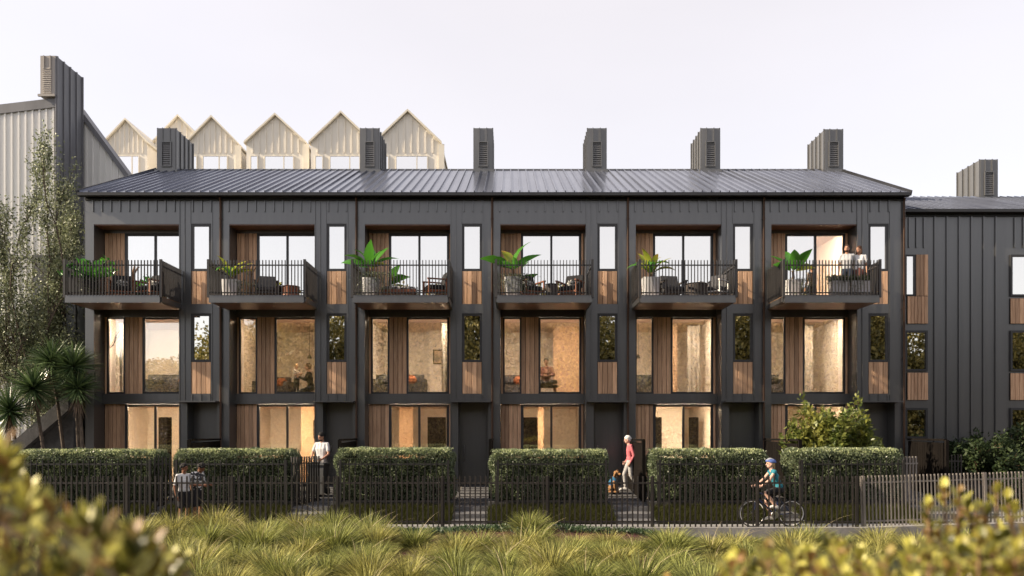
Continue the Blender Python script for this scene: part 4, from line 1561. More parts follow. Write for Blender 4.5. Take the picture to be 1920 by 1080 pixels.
def pot_box(t, w, d, h, mat='white_planter'):
    m = MB()
    m.lathe([(w * 0.46, 0), (w * 0.5, h * 0.6), (w * 0.52, h), (w * 0.47, h), (w * 0.46, h - 0.05)], (0, 0, 0), 24, 0, 6)
    p = m.build('planter', mat, t)
    m = MB()
    m.lathe([(w * 0.45, h - 0.06), (w * 0.45, h - 0.045)], (0, 0, 0), 24, 0, 6)
    m.build('soil', 'lawn_soil', p)


def trailing(t, c, w, drop, n, seed, mat='trail_leaf'):
    rng = np.random.default_rng(seed)
    k = n
    P_ = np.stack([rng.normal(c[0], w, k), rng.normal(c[1], 0.07, k), c[2] - drop * rng.uniform(0, 1, k) ** 1.2 + 0.05], axis=1)
    V, Q = leaf_cloud(P_, rng.normal(0, 0.6, P_.shape) + np.array([0, -0.3, -0.4]), rng.uniform(0.03, 0.06, k), rng.uniform(0.02, 0.035, k), 0.2, rng)
    link('trailing_stems', quads_mesh('trailing_stems', V, Q, mat), t)['kind'] = 'stuff'


def potted(label, loc, pot, leaves, stem=0.0, trail=None, seed=1):
    t = thing('potted_plant', label, 'plant', loc, 0, 'balcony plants')
    pot_box(t, *pot)
    rnd = random.Random(seed)
    if stem:
        m = MB()
        m.tube([(0, 0, pot[2] - 0.06), (0.02, 0, pot[2] + stem * 0.5), (0, 0, pot[2] + stem)], [0.05, 0.04, 0.035], 8)
        m.build('stem', 'bark_warm', t, True)
    for (mesh, az, el, sc) in leaves:
        link('leaf', mesh, t, (0, 0, pot[2] + stem - 0.05), (R(rnd.uniform(-55, 55)), -R(el), R(az)), sc * 1.22)
    if trail:
        trailing(t, *trail, seed)
    return t


DECK = 6.602
paddle = [blade_mesh(0.85, 0.33, 0.9, 'lush_leaf', True, i) for i in range(2)] + [blade_mesh(0.85, 0.32, 0.5, 'lush_leaf', False, 5), blade_mesh(0.8, 0.33, 1.1, 'lime_leaf', True, 6)]
sword = [blade_mesh(0.75, 0.17, 1.6, 'lime_leaf', False, 7), blade_mesh(0.7, 0.19, 0.8, 'lime_leaf', False, 8), blade_mesh(0.65, 0.15, 2.1, 'lush_leaf', False, 9)]


def frond_mesh(seed):
    """arching stalk with paired leaflets"""
    rng = np.random.default_rng(seed)
    m = MB()
    n = 11
    pts = []
    x = z = 0.0
    ang = 0.0
    for i in range(n + 1):
        pts.append((x, 0, z))
        ang -= 0.07
        x += math.cos(ang) * 0.062
        z += math.sin(ang) * 0.062
    m.tube(pts, [0.012] * n + [0.004], 5)
    P_, A_ = [], []
    for i in range(2, n + 1):
        for s_ in (-1, 1):
            P_.append(pts[i])
            A_.append((0.55, s_ * 1.0, 0.35))
    V, Q = leaf_cloud(np.array(P_), np.array(A_) + rng.normal(0, 0.08, (len(P_), 3)), 0.19, 0.085, 0.1, rng)
    m.add([tuple(v) for v in V], [tuple(q) for q in Q])
    return m.mesh('frond', 'lush_leaf')


FR = [frond_mesh(i) for i in range(3)]


def bx(k, u):
    return X0[k] + u


t = potted('dark green fern fronds in a pot at the left end balcony', (bx(0, 0.62), -0.85, DECK), (0.42, 0.42, 0.55, 'cushion_black'), [], 0.0, ((0.0, -0.15, 0.62), 0.2, 0.5, 500), 3)
for i, (az, el) in enumerate(((20, 65), (75, 50), (130, 62), (185, 55), (160, 78), (240, 48), (300, 55), (350, 45), (10, 80), (205, 35), (330, 30))):
    link('frond', FR[i % 3], t, (0, 0, 0.5), (0, -R(el), R(az)), 1.3)
potted('yellow green croton in a white planter on the second balcony', (bx(1, 0.66), -0.95, DECK), (0.50, 0.5, 0.55),
       [(sword[i % 3], 25 + i * 47, 52 + (i * 13) % 30, 0.95 + 0.1 * (i % 3)) for i in range(11)], 0.10, ((0.35, -0.1, 0.45), 0.22, 0.5, 500), 4)
potted('broad leaved green plant in a pale planter on the third balcony', (bx(2, 0.60), -0.85, DECK), (0.50, 0.5, 0.62),
       [(paddle[[0, 2, 1, 3][i % 4]], a_, e_, 0.95) for i, (a_, e_) in enumerate(((175, 48), (20, 62), (355, 40), (60, 50), (140, 66), (265, 66), (200, 25), (330, 22), (300, 50), (100, 75)))],
       0.35, ((0.15, -0.2, 0.75), 0.26, 0.75, 1500), 5)
potted('banana plant with wide leaves in a white planter, fourth balcony', (bx(3, 0.66), -1.0, DECK), (0.50, 0.5, 0.62),
       [(paddle[[1, 2, 0, 3][i % 4]], a_, e_, s_) for i, (a_, e_, s_) in enumerate(((178, 36, 1.1), (4, 40, 1.05), (25, 78, 1.15), (150, 76, 1.0), (290, 40, 0.7), (230, 30, 0.6), (320, 30, 0.65)))],
       0.28, ((0.08, -0.2, 0.66), 0.24, 0.62, 1300), 6)
potted('tall lime and red croton in a white planter, fifth balcony', (bx(4, 0.58), -0.95, DECK), (0.52, 0.5, 0.62),
       [(sword[i % 3], 15 + i * 51, 48 + (i * 17) % 36, 1.0 + 0.12 * (i % 3)) for i in range(12)], 0.12, None, 7)
potted('leafy green plant at the left side of the couple, sixth balcony', (bx(5, 0.62), -0.95, DECK), (0.44, 0.44, 0.55),
       [(paddle[[2, 0, 3, 1][i % 4]], a_, e_, 0.88) for i, (a_, e_) in enumerate(((170, 50), (15, 55), (60, 70), (200, 30), (330, 55), (120, 80), (350, 28), (270, 60)))],
       0.30, ((0.2, -0.1, 0.55), 0.22, 0.55, 900), 8)
for i, (u, lab) in enumerate(((1.92, 'white trough of trailing plants in front of the standing man'), (2.55, 'white trough of trailing plants in front of the standing woman'))):
    t = thing('planter_trough', lab, 'planter', (bx(5, u), -1.28, DECK), 0, 'troughs on the sixth balcony')
    m = MB()
    m.box(-0.27, 0.27, -0.14, 0.14, 0, 0.46)
    m.build('planter', 'white_planter', t)
    trailing(t, (0.0 if i == 0 else -0.12, -0.06, 0.56), 0.2 if i == 0 else 0.12, 0.30 if i == 0 else 0.62, 700, 30 + i)
    n = 420
    P_ = np.stack([RNG.uniform(-0.34, 0.3, n), RNG.normal(0, 0.09, n), RNG.uniform(0.42, 0.62, n)], axis=1)
    V, Q = leaf_cloud(P_, RNG.normal(0, 0.5, P_.shape) + np.array([0, 0, 0.5]), 0.07, 0.04)
    link('foliage', quads_mesh('foliage', V, Q, 'dark_bush_leaf'), t)


# ------------------------------------------------------------------ furniture
def armchair(label, loc, rz, frame='teak', pad='cushion_black', pat=True, group='balcony armchairs'):
    t = thing('armchair', label, 'chair', loc, rz, group)
    for sx in (-1, 1):
        m = MB()
        m.box(sx * 0.33 - 0.025, sx * 0.33 + 0.025, -0.32, -0.27, 0, 0.56).box(sx * 0.33 - 0.025, sx * 0.33 + 0.025, 0.25, 0.30, 0, 0.56)
        m.box(sx * 0.33 - 0.035, sx * 0.33 + 0.035, -0.35, 0.33, 0.561, 0.60)
        m.build('arm', frame, t)
    m = MB()
    m.box(-0.30, 0.30, -0.3, 0.3, 0.22, 0.26)
    m.build('seat_frame', frame, t)
    m = MB()
    m.lathe([(0.27, 0), (0.30, 0.03), (0.30, 0.12), (0.27, 0.15)], (0, -0.02, 0.262), 20, 0, 6)
    m.build('seat_cushion', pad, t, True)
    m = MB()
    vs = [(-0.29, 0.20, 0.42), (0.29, 0.20, 0.42), (0.29, 0.33, 0.42), (-0.29, 0.33, 0.42), (-0.28, 0.32, 0.84), (0.28, 0.32, 0.84), (0.28, 0.42, 0.82), (-0.28, 0.42, 0.82)]
    m.add(vs, [(0, 3, 2, 1), (4, 5, 6, 7), (0, 1, 5, 4), (1, 2, 6, 5), (2, 3, 7, 6), (3, 0, 4, 7)])
    m.build('back_cushion', pad, t)
    if pat:
        m = MB()
        m.ball((0, 0.16, 0.55), (0.2, 0.07, 0.13), 14, 8)
        m.build('scatter_cushion', 'fabric_pattern', t, True)
    return t


def side_table(label, loc, r=0.22, h=0.45, mat='weave'):
    t = thing('side_table', label, 'table', loc, 0, 'balcony tables')
    m = MB()
    m.lathe([(r * 0.9, 0), (r, 0.03), (r * 0.94, h * 0.5), (r, h - 0.06), (r * 0.92, h - 0.03)], (0, 0, 0), 22)
    m.build('drum', mat, t, True)
    m = MB()
    m.lathe([(r * 0.98, h - 0.028), (r * 1.02, h - 0.01), (r * 0.98, h)], (0, 0, 0), 22)
    m.build('table_top', mat, t, True)
    return t


armchair('black armchair with patterned cushion, left of the pair on the first balcony', (bx(0, 1.42), -0.55, DECK), R(20))
armchair('black armchair near the glass on the first balcony, right of the pair', (bx(0, 2.35), -0.60, DECK), R(-25))
armchair('pale framed armchair on the second balcony', (bx(1, 1.60), -0.45, DECK), R(15), 'weave', 'sofa_grey', False)
side_table('low wooden table on the second balcony', (bx(1, 2.45), -0.75, DECK), 0.28, 0.40, 'teak')
t = thing('daybed', 'slatted wooden daybed with patterned mattress on the third balcony', 'daybed', (bx(2, 1.45), -0.55, DECK))
for sx, sy in ((-1, -1), (1, -1), (-1, 1), (1, 1)):
    piece('leg', (0.05, 0.05, 0.22), (sx * 0.48, sy * 0.25, 0), 'teak', t)
for i in range(4):
    piece('slat', (1.05, 0.12, 0.03), (0, -0.22 + i * 0.147, 0.222), 'teak', t)
piece('side_rail', (1.1, 0.03, 0.10), (0, -0.30, 0.20), 'teak', t)
MB().lathe([(0.28, 0), (0.30, 0.03), (0.30, 0.11), (0.28, 0.14)], (0, 0, 0), 20, 0, 6).build('mattress', 'fabric_pattern', t, True).matrix_local = Matrix.Translation((0, 0, 0.256)) @ Matrix.Diagonal((1.75, 0.95, 1, 1))
armchair('low black sling chair at the right of the third balcony', (bx(2, 2.62), -0.75, DECK), R(-70), 'teak', 'cushion_black', False)
armchair('black armchair with patterned cushion left of the table, fourth balcony', (bx(3, 1.22), -0.55, DECK), R(28))
armchair('black armchair with patterned cushion right of the table, fourth balcony', (bx(3, 2.48), -0.55, DECK), R(-28))
side_table('round woven table between the two armchairs, fourth balcony', (bx(3, 1.88), -0.60, DECK), 0.19, 0.50)
side_table('large round woven table on the fifth balcony', (bx(4, 2.02), -0.85, DECK), 0.34, 0.46)
armchair('white chair behind the railing at the right of the fifth balcony', (bx(4, 2.66), -0.55, DECK), R(-40), 'white_paint', 'sofa_grey', False)
armchair('low grey lounge chair left of the woven table, fifth balcony', (bx(4, 1.35), -0.5, DECK), R(10), 'weave', 'sofa_grey', False)
# bare driftwood branches standing on two balconies
for k, u, lab in ((0, 1.86, 'pale driftwood branch standing between armchairs, first balcony'), (1, 1.18, 'pale driftwood branch behind the railing, second balcony')):
    t = tag(MB().tube([(0, 0, 0), (0.03, 0, 0.45), (-0.02, 0.02, 0.8), (0.06, 0, 1.12)], [0.05, 0.045, 0.05, 0.02], 8)
            .tube([(0.0, 0, 0.35), (0.18, 0, 0.5), (0.26, 0.02, 0.72)], [0.03, 0.025, 0.012], 7)
            .tube([(0.02, 0, 0.78), (0.14, 0, 1.0), (0.2, 0, 1.02)], [0.03, 0.025, 0.015], 7).build('driftwood', 'bark_warm', None, True, (bx(k, u), -0.7, DECK)), lab, 'branch')


def sofa(label, loc, w, rz=0.0, mat='sofa_grey', cush='cushion_rust'):
    t = thing('sofa', label, 'sofa', loc, rz, 'sofas behind the middle windows')
    m = MB()
    m.box(-w / 2, w / 2, -0.4, 0.4, 0.12, 0.42)
    m.build('base', mat, t)
    m = MB()
    m.box(-w / 2 + 0.02, w / 2 - 0.02, 0.2, 0.42, 0.421, 0.78)
    m.build('backrest', mat, t)
    for sx in (-1, 1):
        m = MB()
        m.box(sx * w / 2 - 0.1, sx * w / 2 + 0.1, -0.42, 0.4, 0.10, 0.60)
        m.build('armrest', mat, t)
    for i, xx in enumerate((-w * 0.28, w * 0.22)):
        m = MB()
        m.ball((xx, 0.08, 0.58), (0.24, 0.1, 0.17), 12, 8)
        m.build('cushion', cush if i else mat, t, True)


F1 = 3.662
sofa('long dark sofa with rust cushion behind the first house window', (bx(0, 2.0), 1.9, F1), 1.9)
sofa('dark sofa behind the child in the second house', (bx(1, 0.75), 3.2, F1), 1.1)
sofa('grey sofa low behind the windows of the third house', (bx(2, 1.1), 1.9, F1), 1.7)
sofa('dark sofa behind the slim window of the fourth house', (bx(3, 0.72), 2.2, F1), 0.9)
sofa('dark sofa behind the windows of the fifth house', (bx(4, 0.9), 2.0, F1), 1.5, 0, 'sofa_grey', 'cushion_black')
sofa('dark sofa behind the slim window of the sixth house', (bx(5, 0.75), 2.0, F1), 1.0, 0, 'sofa_grey', 'cushion_black')
t = thing('bench', 'low dark bench under the seated person, fourth house', 'bench', (bx(3, 1.80), 1.35, F1))
piece('seat', (0.75, 0.5, 0.08), (0, 0, 0.28), 'sofa_grey', t)
for sx in (-1, 1):
    piece('leg', (0.06, 0.46, 0.28), (sx * 0.3, 0, 0), 'teak', t)
# curtains drawn beside the middle windows
def curtain(label, x0, x1, y, z0, z1, seed):
    rng = np.random.default_rng(seed)
    n = 42
    V, Q = [], []
    for i in range(n + 1):
        t_ = i / n
        x_ = x0 + (x1 - x0) * t_
        y_ = y + 0.035 * math.sin(t_ * (x1 - x0) * 42) + 0.01 * math.sin(t_ * 31 + seed)
        for zz, sp in ((z0, 1.3), (z1, 0.8)):
            V.append((x_, y + (y_ - y) * sp, zz))
    for i in range(n):
        Q.append((2 * i, 2 * i + 2, 2 * i + 3, 2 * i + 1))
    t = thing('curtain', label, 'curtain', (0, 0, 0), 0, 'curtains behind the middle windows')
    link('drape', quads_mesh('drape', np.array(V), np.array(Q), 'curtain', True), t)
    MB().tube([(x0 - 0.05, y, z1 + 0.01), (x1 + 0.05, y, z1 + 0.01)], 0.012, 6).build('rail', 'black_plastic', t)


curtain('pale curtain behind the slim window of the first house', bx(0, 0.40), bx(0, 0.74), 1.42, 3.68, 6.16, 1)
curtain('pale curtain at the right of the wide window, fifth house', bx(4, 2.42), bx(4, 2.86), 2.25, 3.68, 6.16, 2)
curtain('pale curtain in the middle of the wide window, sixth house', bx(5, 1.9), bx(5, 2.45), 2.25, 3.68, 6.16, 3)
curtain('pale curtain at the right of the wide window, third house', bx(2, 2.62), bx(2, 2.88), 1.45, 3.68, 6.16, 4)
# framed pictures on the back walls
for k, u, z_, w_, h_, lab in ((0, 2.55, 5.05, 0.5, 0.7, 'framed picture on the back wall of the first house'), (2, 2.45, 5.0, 0.8, 0.55, 'wide framed picture on the wall of the third house'),
                              (5, 2.75, 5.1, 0.45, 0.6, 'small framed picture on the wall of the sixth house'), (1, 2.6, 2.2, 0.5, 0.65, 'framed picture behind the ground floor glass, second house'),
                              (5, 2.3, 2.2, 0.6, 0.7, 'framed picture behind the ground floor glass, sixth house')):
    yb = {(0, 5.05): 4.96, (2, 5.0): 4.36, (5, 5.1): 4.96, (1, 2.2): 2.56, (5, 2.2): 4.96}[(k, z_)]
    t = thing('picture', lab, 'picture', (bx(k, u), yb, z_))
    piece('frame', (w_, 0.03, h_), (0, 0, 0), 'timber_dark', t)
    piece('print', (w_ - 0.08, 0.01, h_ - 0.08), (0, -0.021, 0.04), 'artwork', t)
# tall dark cabinets seen through the ground floor glass
for k, u, w_, lab in ((0, 1.45, 0.30, 'first'), (2, 2.35, 0.62, 'third'), (3, 1.35, 0.72, 'fourth'), (4, 1.35, 0.40, 'fifth'), (4, 2.72, 0.26, 'fifth')):
    t = thing('cabinet', '%s dark cabinet behind the ground floor glass of the %s house' % ('narrow' if w_ < 0.28 else 'tall', lab), 'cabinet', (bx(k, u), 2.4 + 0.3 * (k % 2), 0.662))
    m = MB()
    m.box(-w_ / 2, w_ / 2, 0, 0.4, 0.06, 2.3)
    m.build('body', 'timber_dark', t)
    for sx in (-1, 1):
        piece('door', (w_ / 2 - 0.01, 0.02, 2.16), (sx * w_ / 4, -0.012, 0.10), 'timber_dark', t)
# pendant lamps in two rooms
for k, u, lab in ((1, 2.2, 'thin pendant lamp hanging behind the child'), (4, 0.75, 'thin pendant lamp behind the slim window, fifth house')):
    t = thing('pendant_lamp', lab, 'lamp', (bx(k, u), 2.6, 6.2))
    MB().tube([(0, 0, 0.06), (0, 0, -1.0)], 0.008, 6).build('cord', 'black_plastic', t)
    MB().lathe([(0.02, 0), (0.09, -0.14), (0.085, -0.14), (0.015, -0.01)], (0, 0, -1.0), 16).build('lamp_shade', 'black_plastic', t, True)


# ------------------------------------------------------------------ wheeled bin
t = thing('wheeled_bin', 'dark grey wheeled rubbish bin pushed by the man', 'bin', (*at(597, 0, -1.95).xy, path_z(-1.95) + 0.045), R(-6))
m = MB()
b0, b1, h = 0.19, 0.25, 0.90
vs = [(-b0, -b0, 0.06), (b0, -b0, 0.06), (b0, b0, 0.06), (-b0, b0, 0.06), (-b1, -b1 - 0.02, h), (b1, -b1 - 0.02, h), (b1, b1, h), (-b1, b1, h)]
m.add(vs, [(0, 3, 2, 1), (4, 5, 6, 7), (0, 1, 5, 4), (1, 2, 6, 5), (2, 3, 7, 6), (3, 0, 4, 7)])
m.build('body', 'bin_grey', t)
m = MB()
m.box(-0.27, 0.27, -0.30, 0.27, h + 0.002, h + 0.045).box(-0.24, 0.24, -0.27, 0.24, h + 0.046, h + 0.075)
m.build('lid', 'bin_grey', t)
m = MB()
m.tube([(-0.24, 0.30, h - 0.02), (0.24, 0.30, h - 0.02)], 0.015, 8)
m.build('handle', 'black_plastic', t, True)
for sx in (-1, 1):
    m = MB()
    m.tube([(sx * 0.20, 0.2, 0.1), (sx * 0.26, 0.2, 0.1)], 0.1, 16)
    m.build('wheel', 'rubber', t, True)


# ------------------------------------------------------------------ people and the dog
for nm, c in (('skin_tan', (0.42, 0.22, 0.14)), ('skin_brown', (0.20, 0.085, 0.045)), ('skin_fair', (0.55, 0.34, 0.26)), ('hair_black', (0.012, 0.010, 0.010)), ('hair_brown', (0.05, 0.022, 0.012)),
              ('hair_white', (0.66, 0.63, 0.60)), ('hair_blond', (0.42, 0.28, 0.14)), ('cloth_white', (0.60, 0.59, 0.59)), ('cloth_grey', (0.42, 0.42, 0.43)), ('cloth_light', (0.36, 0.345, 0.34)), ('cloth_black', (0.016, 0.015, 0.018)),
              ('cloth_navy', (0.02, 0.03, 0.055)), ('cloth_pink', (0.48, 0.13, 0.15)), ('cloth_brown', (0.13, 0.05, 0.04)), ('cloth_teal', (0.02, 0.17, 0.22)), ('cloth_cream', (0.68, 0.62, 0.50)),
              ('eye_dark', (0.02, 0.013, 0.01)), ('lip', (0.32, 0.11, 0.09)), ('shoe_white', (0.66, 0.64, 0.62)), ('shoe_dark', (0.03, 0.028, 0.028)), ('dog_coat', (0.30, 0.155, 0.065)),
              ('vest_blue', (0.02, 0.12, 0.24)), ('helmet_blue', (0.08, 0.13, 0.36))):
    if nm in ('eye_dark', 'lip'):
        plain(nm, c, 0.5)
    else:
        noisy(nm, tuple(v * 0.86 for v in c), tuple(min(1, v * 1.1) for v in c), 22.0, rough=0.55 if 'skin' in nm else 0.85, bump=0.10 if ('cloth' in nm or 'hair' in nm or 'dog' in nm) else 0.0)
noisy('cloth_print', (0.70, 0.69, 0.68), (0.03, 0.03, 0.035), 14.0, rough=0.85, lo=0.43, hi=0.47)


def v3(*a_):
    return np.array(a_, float)


def pose(**kw):
    J = dict(pelvis=v3(0, 0, .95), chest=v3(0, -.005, 1.27), neck=v3(0, .01, 1.47), head=v3(0, -.015, 1.635), face=v3(0, -1, 0),
             shl=v3(-.185, .01, 1.42), ell=v3(-.235, .03, 1.13), wrl=v3(-.245, -.05, .88), shr=v3(.185, .01, 1.42), elr=v3(.235, .03, 1.13), wrr=v3(.245, -.05, .88),
             hil=v3(-.09, 0, .91), knl=v3(-.10, -.01, .50), anl=v3(-.105, .03, .09), hir=v3(.09, 0, .91), knr=v3(.10, -.01, .50), anr=v3(.105, .03, .09),
             tol=None, tor=None, handl=None, handr=None)
    for k, v in kw.items():
        J[k] = v3(*v) if v is not None else None
    for s in 'lr':
        if J['to' + s] is None:
            J['to' + s] = J['an' + s] + v3(0, -.17, -.055)
        if J['hand' + s] is None:
            d = J['wr' + s] - J['el' + s]
            J['hand' + s] = d / np.linalg.norm(d)
    return J


def cap_shape(m, p0, p1, r0, r1, mi=0):
    p0, p1 = np.array(p0), np.array(p1)
    d = p1 - p0
    L = np.linalg.norm(d)
    d = d / L if L > 1e-6 else v3(0, 0, 1)
    pts, rad = [], []
    for i in range(5):
        a_ = math.pi / 2 * (1 - i / 4 * 0.98)
        pts.append(p0 - d * r0 * math.sin(a_))
        rad.append(max(r0 * math.cos(a_), 0.0008))
    for i in range(1, 5):
        a_ = math.pi / 2 * (i / 4)
        pts.append(p1 + d * r1 * math.sin(a_))
        rad.append(max(r1 * math.cos(a_), 0.0008))
    pts.insert(5, p1 + d * 0.0001)
    rad.insert(5, r1)
    m.tube([tuple(p) for p in pts], rad, 12, mi)


def fuse(prims, voxel, iters=2):
    """one continuous surface over all shapes; each face takes the cloth or skin of the nearest shape"""
    m = MB()
    for pr in prims:
        if pr[0] == 'cap':
            cap_shape(m, pr[1], pr[2], pr[3], pr[4])
        else:
            a = MB()
            a.ball((0, 0, 0), 1.0, 16, 10)
            M = pr[3]
            m.add([tuple(M @ (np.array(v) * pr[2]) + pr[1]) for v in a.v], a.f)
    me = bpy.data.meshes.new('shape')
    me.from_pydata(m.v, [], m.f)
    o = bpy.data.objects.new('shape', me)
    COL.objects.link(o)
    md = o.modifiers.new('r', 'REMESH')
    md.mode = 'VOXEL'
    md.voxel_size = voxel
    s = o.modifiers.new('s', 'SMOOTH')
    s.iterations = iters
    s.factor = 0.5
    dg = bpy.context.evaluated_depsgraph_get()
    res = bpy.data.meshes.new_from_object(o.evaluated_get(dg))
    bpy.data.objects.remove(o)
    bpy.data.meshes.remove(me)
    n = len(res.polygons)
    C = np.empty(n * 3, dtype=np.float32)
    res.polygons.foreach_get('center', C)
    C = C.reshape(-1, 3).astype(float)
    best = np.full(n, 1e9)
    idx = np.zeros(n, dtype=np.int32)
    names = []
    for pr in prims:
        tg = pr[-1]
        if tg not in names:
            names.append(tg)
        if pr[0] == 'cap':
            p0, p1, r0, r1 = np.array(pr[1]), np.array(pr[2]), pr[3], pr[4]
            d = p1 - p0
            t_ = np.clip(((C - p0) @ d) / (d @ d + 1e-9), 0, 1)
            ds = np.linalg.norm(C - p0 - t_[:, None] * d, axis=1) - (r0 + (r1 - r0) * t_)
        else:
            q = (C - pr[1]) @ pr[3] / pr[2]
            ln_ = np.linalg.norm(q, axis=1)
            ds = (ln_ - 1) * np.min(pr[2])
        k = ds < best
        best[k] = ds[k]
        idx[k] = names.index(tg)
    res.materials.clear()
    for nm in names:
        res.materials.append(MATS[nm])
    res.polygons.foreach_set('material_index', idx)
    res.polygons.foreach_set('use_smooth', np.ones(n, dtype=bool))
    res.update()
    return res


def frame_of(fwd, up=v3(0, 0, 1)):
    f = fwd / np.linalg.norm(fwd)
    r = np.cross(f, up)
    r /= np.linalg.norm(r)
    return r, f, np.cross(r, f)


def person(label, loc, rz, J, skin, top, bottom, shoe, hair, height=1.75, sleeve=0.6, leg='long', female=False, hairstyle='short', group=None, helmet=False, dress=None, voxel=0.0105):
    sc = height / 1.75
    t = thing('person', label, 'person', loc, rz, group)
    P = []
    A = np.array
    lat = J['shr'] - J['shl']
    lat = lat / np.linalg.norm(lat)
    lh = J['hir'] - J['hil']
    lh = lh / np.linalg.norm(lh)
    pel, che, nek = J['pelvis'], J['chest'], J['neck']
    wst = pel * 0.58 + che * 0.42
    ww, cw, hw = (0.048, 0.070, 0.082) if female else (0.060, 0.085, 0.074)
    for s in (-1, 1):
        P.append(('cap', pel + lh * s * hw + v3(0, 0, -.02), wst + lat * s * ww, .098, .086, bottom))
        P.append(('cap', wst + lat * s * ww, che + lat * s * cw, .090, .103, top))
        P.append(('cap', che + lat * s * cw, nek + lat * s * .10 + (che - nek) * .28, .103, .062, top))
        P.append(('cap', pel * .8 + che * .2 + lat * s * hw * .9, wst + lat * s * ww, .100, .092, top))
    P.append(('cap', wst, che, .096, .108, top))
    P.append(('cap', che, nek + (che - nek) * .30, .108, .068, top))
    P.append(('cap', pel * .8 + che * .2, wst, .104, .096, top))
    P.append(('cap', pel + v3(0, 0, -.02), wst, .100, .090, bottom))
    for s, c in ((-1, 'l'), (1, 'r')):
        sh, el, wr = J['sh' + c], J['el' + c], J['wr' + c]
        P.append(('cap', nek + (che - nek) * .18, sh, .055, .055, top))
        e1 = sh + (el - sh) * min(sleeve, 1.0)
        P.append(('cap', sh, e1, .056, .056 if sleeve <= 1 else .050, top))
        P.append(('cap', sh + (el - sh) * .3, el, .044, .039, skin if sleeve <= 1 else top))
        if sleeve > 1:
            P.append(('cap', el, el + (wr - el) * .88, .050, .040, top))
        P.append(('cap', el, el + (wr - el) * .4, .039, .038, skin if sleeve <= 1 else top))
        P.append(('cap', el + (wr - el) * .35, wr, .038, .026, skin))
        # hand: palm, four fingers and a thumb that leaves the side of the palm
        hd = J['hand' + c] / np.linalg.norm(J['hand' + c])
        inw = A([-s, 0, 0]) - hd * A([-s, 0, 0]).dot(hd)
        if np.linalg.norm(inw) < .2:
            inw = A([0, 0, -1.0]) - hd * A([0, 0, -1.0]).dot(hd)
        inw /= np.linalg.norm(inw)
        sd = np.cross(hd, inw)
        if sd[1] > 0:
            sd = -sd                                     # thumb side looks forward
        for q in (-.020, .0, .020):
            P.append(('cap', wr + sd * q * .6, wr + hd * .078 + sd * q, .020, .016, skin))
        for q, ln_ in ((-.030, .058), (-.010, .074), (.010, .080), (.030, .070)):
            k0 = wr + hd * .082 + sd * q
            k1 = k0 + (hd * .85 + inw * .35) * ln_ * .55
            k2 = k1 + (hd * .45 + inw * .75) * ln_ * .5
            P.append(('cap', k0, k1, .0105, .0098, skin))
            P.append(('cap', k1, k2, .0098, .0086, skin))
        t0 = wr + hd * .025 + sd * .028
        t1 = t0 + (hd * .6 + sd * .7 + inw * .2) * .040
        P.append(('cap', t0, t1, .0135, .0115, skin))
        P.append(('cap', t1, t1 + (hd * .9 + inw * .3) * .034, .0112, .0095, skin))
        # leg
        hi, kn, an, to = J['hi' + c], J['kn' + c], J['an' + c], J['to' + c]
        if leg == 'long':
            P.append(('cap', hi, kn, .098, .068, bottom))
            P.append(('cap', kn, an + (kn - an) * .12, .066, .050, bottom))
        else:
            f = {'short': .80, 'mini': .42}[leg]
            P.append(('cap', hi, hi + (kn - hi) * f, .102, .092 if leg == 'short' else .086, bottom))
            P.append(('cap', hi, kn, .080, .055, skin))
            P.append(('cap', kn, kn + (an - kn) * .45, .053, .056, skin))
            P.append(('cap', kn + (an - kn) * .35, an, .056, .037, skin))
        hl = an + (an - to) * A([.28, .28, 0]) + v3(0, 0, -.045)
        P.append(('cap', hl, an * .45 + to * .55 + v3(0, 0, -.005), .040, .044, shoe))
        P.append(('cap', an * .5 + to * .5, to, .044, .034, shoe))
        P.append(('cap', an, hl + v3(0, 0, .02), .040, .042, shoe))
    # neck and head
    hd_ = J['head']
    r, f, u = frame_of(J['face'])
    M = np.stack([r, f, u], axis=1)
    P.append(('cap', nek + v3(0, 0, -.03), hd_ - u * .05 - f * .015, .054, .050, skin))
    P.append(('ell', hd_ + u * .025, v3(.076, .096, .098), M, skin))
    P.append(('ell', hd_ - u * .045 + f * .018, v3(.060, .072, .072), M, skin))
    P.append(('cap', hd_ + f * .088 + u * .008, hd_ + f * .110 - u * .026, .010, .0145, skin))
    for s in (-1, 1):
        P.append(('ell', hd_ + r * s * .076 - u * .012 - f * .005, v3(.011, .022, .031), M, skin))
        P.append(('ell', hd_ + r * s * .031 + f * .086 + u * .006, v3(.014, .0095, .0085), M, 'eye_dark'))
        P.append(('ell', hd_ + r * s * .031 + f * .090 + u * .026, v3(.018, .008, .006), M, hair))
    P.append(('ell', hd_ - u * .063 + f * .083, v3(.023, .010, .0085), M, 'lip'))
    body = fuse(P, voxel, 2)
    link('body', body, t, None, None, sc)
    # hair
    H = []
    if not helmet:
        H.append(('ell', hd_ + u * .050 - f * .014, v3(.089, .104, .098), M, hair))
        H.append(('ell', hd_ + u * .0 - f * .045, v3(.080, .062, .080), M, hair))
        if hairstyle == 'curly':
            rg = np.random.default_rng(4)
            for i in range(46):
                d = rg.normal(size=3)
                d /= np.linalg.norm(d)
                if d[2] < -0.3:
                    continue
                q = M @ (d * A([.088, .098, .092]))
                if (M.T @ q)[1] > .06 and d[2] < .45:
                    continue
                H.append(('ell', hd_ + u * .035 - f * .014 + q, v3(.026, .026, .026), M, hair))
        if hairstyle == 'bob':
            for s in (-1, 1):
                H.append(('cap', hd_ + r * s * .070 - f * .02 + u * .03, hd_ + r * s * .082 - f * .025 - u * .11, .036, .038, hair))
            H.append(('cap', hd_ - f * .06, hd_ - f * .068 - u * .13, .060, .055, hair))
        if hairstyle == 'bun':
            H.append(('ell', hd_ - f * .105 + u * .03, v3(.035, .035, .035), M, hair))
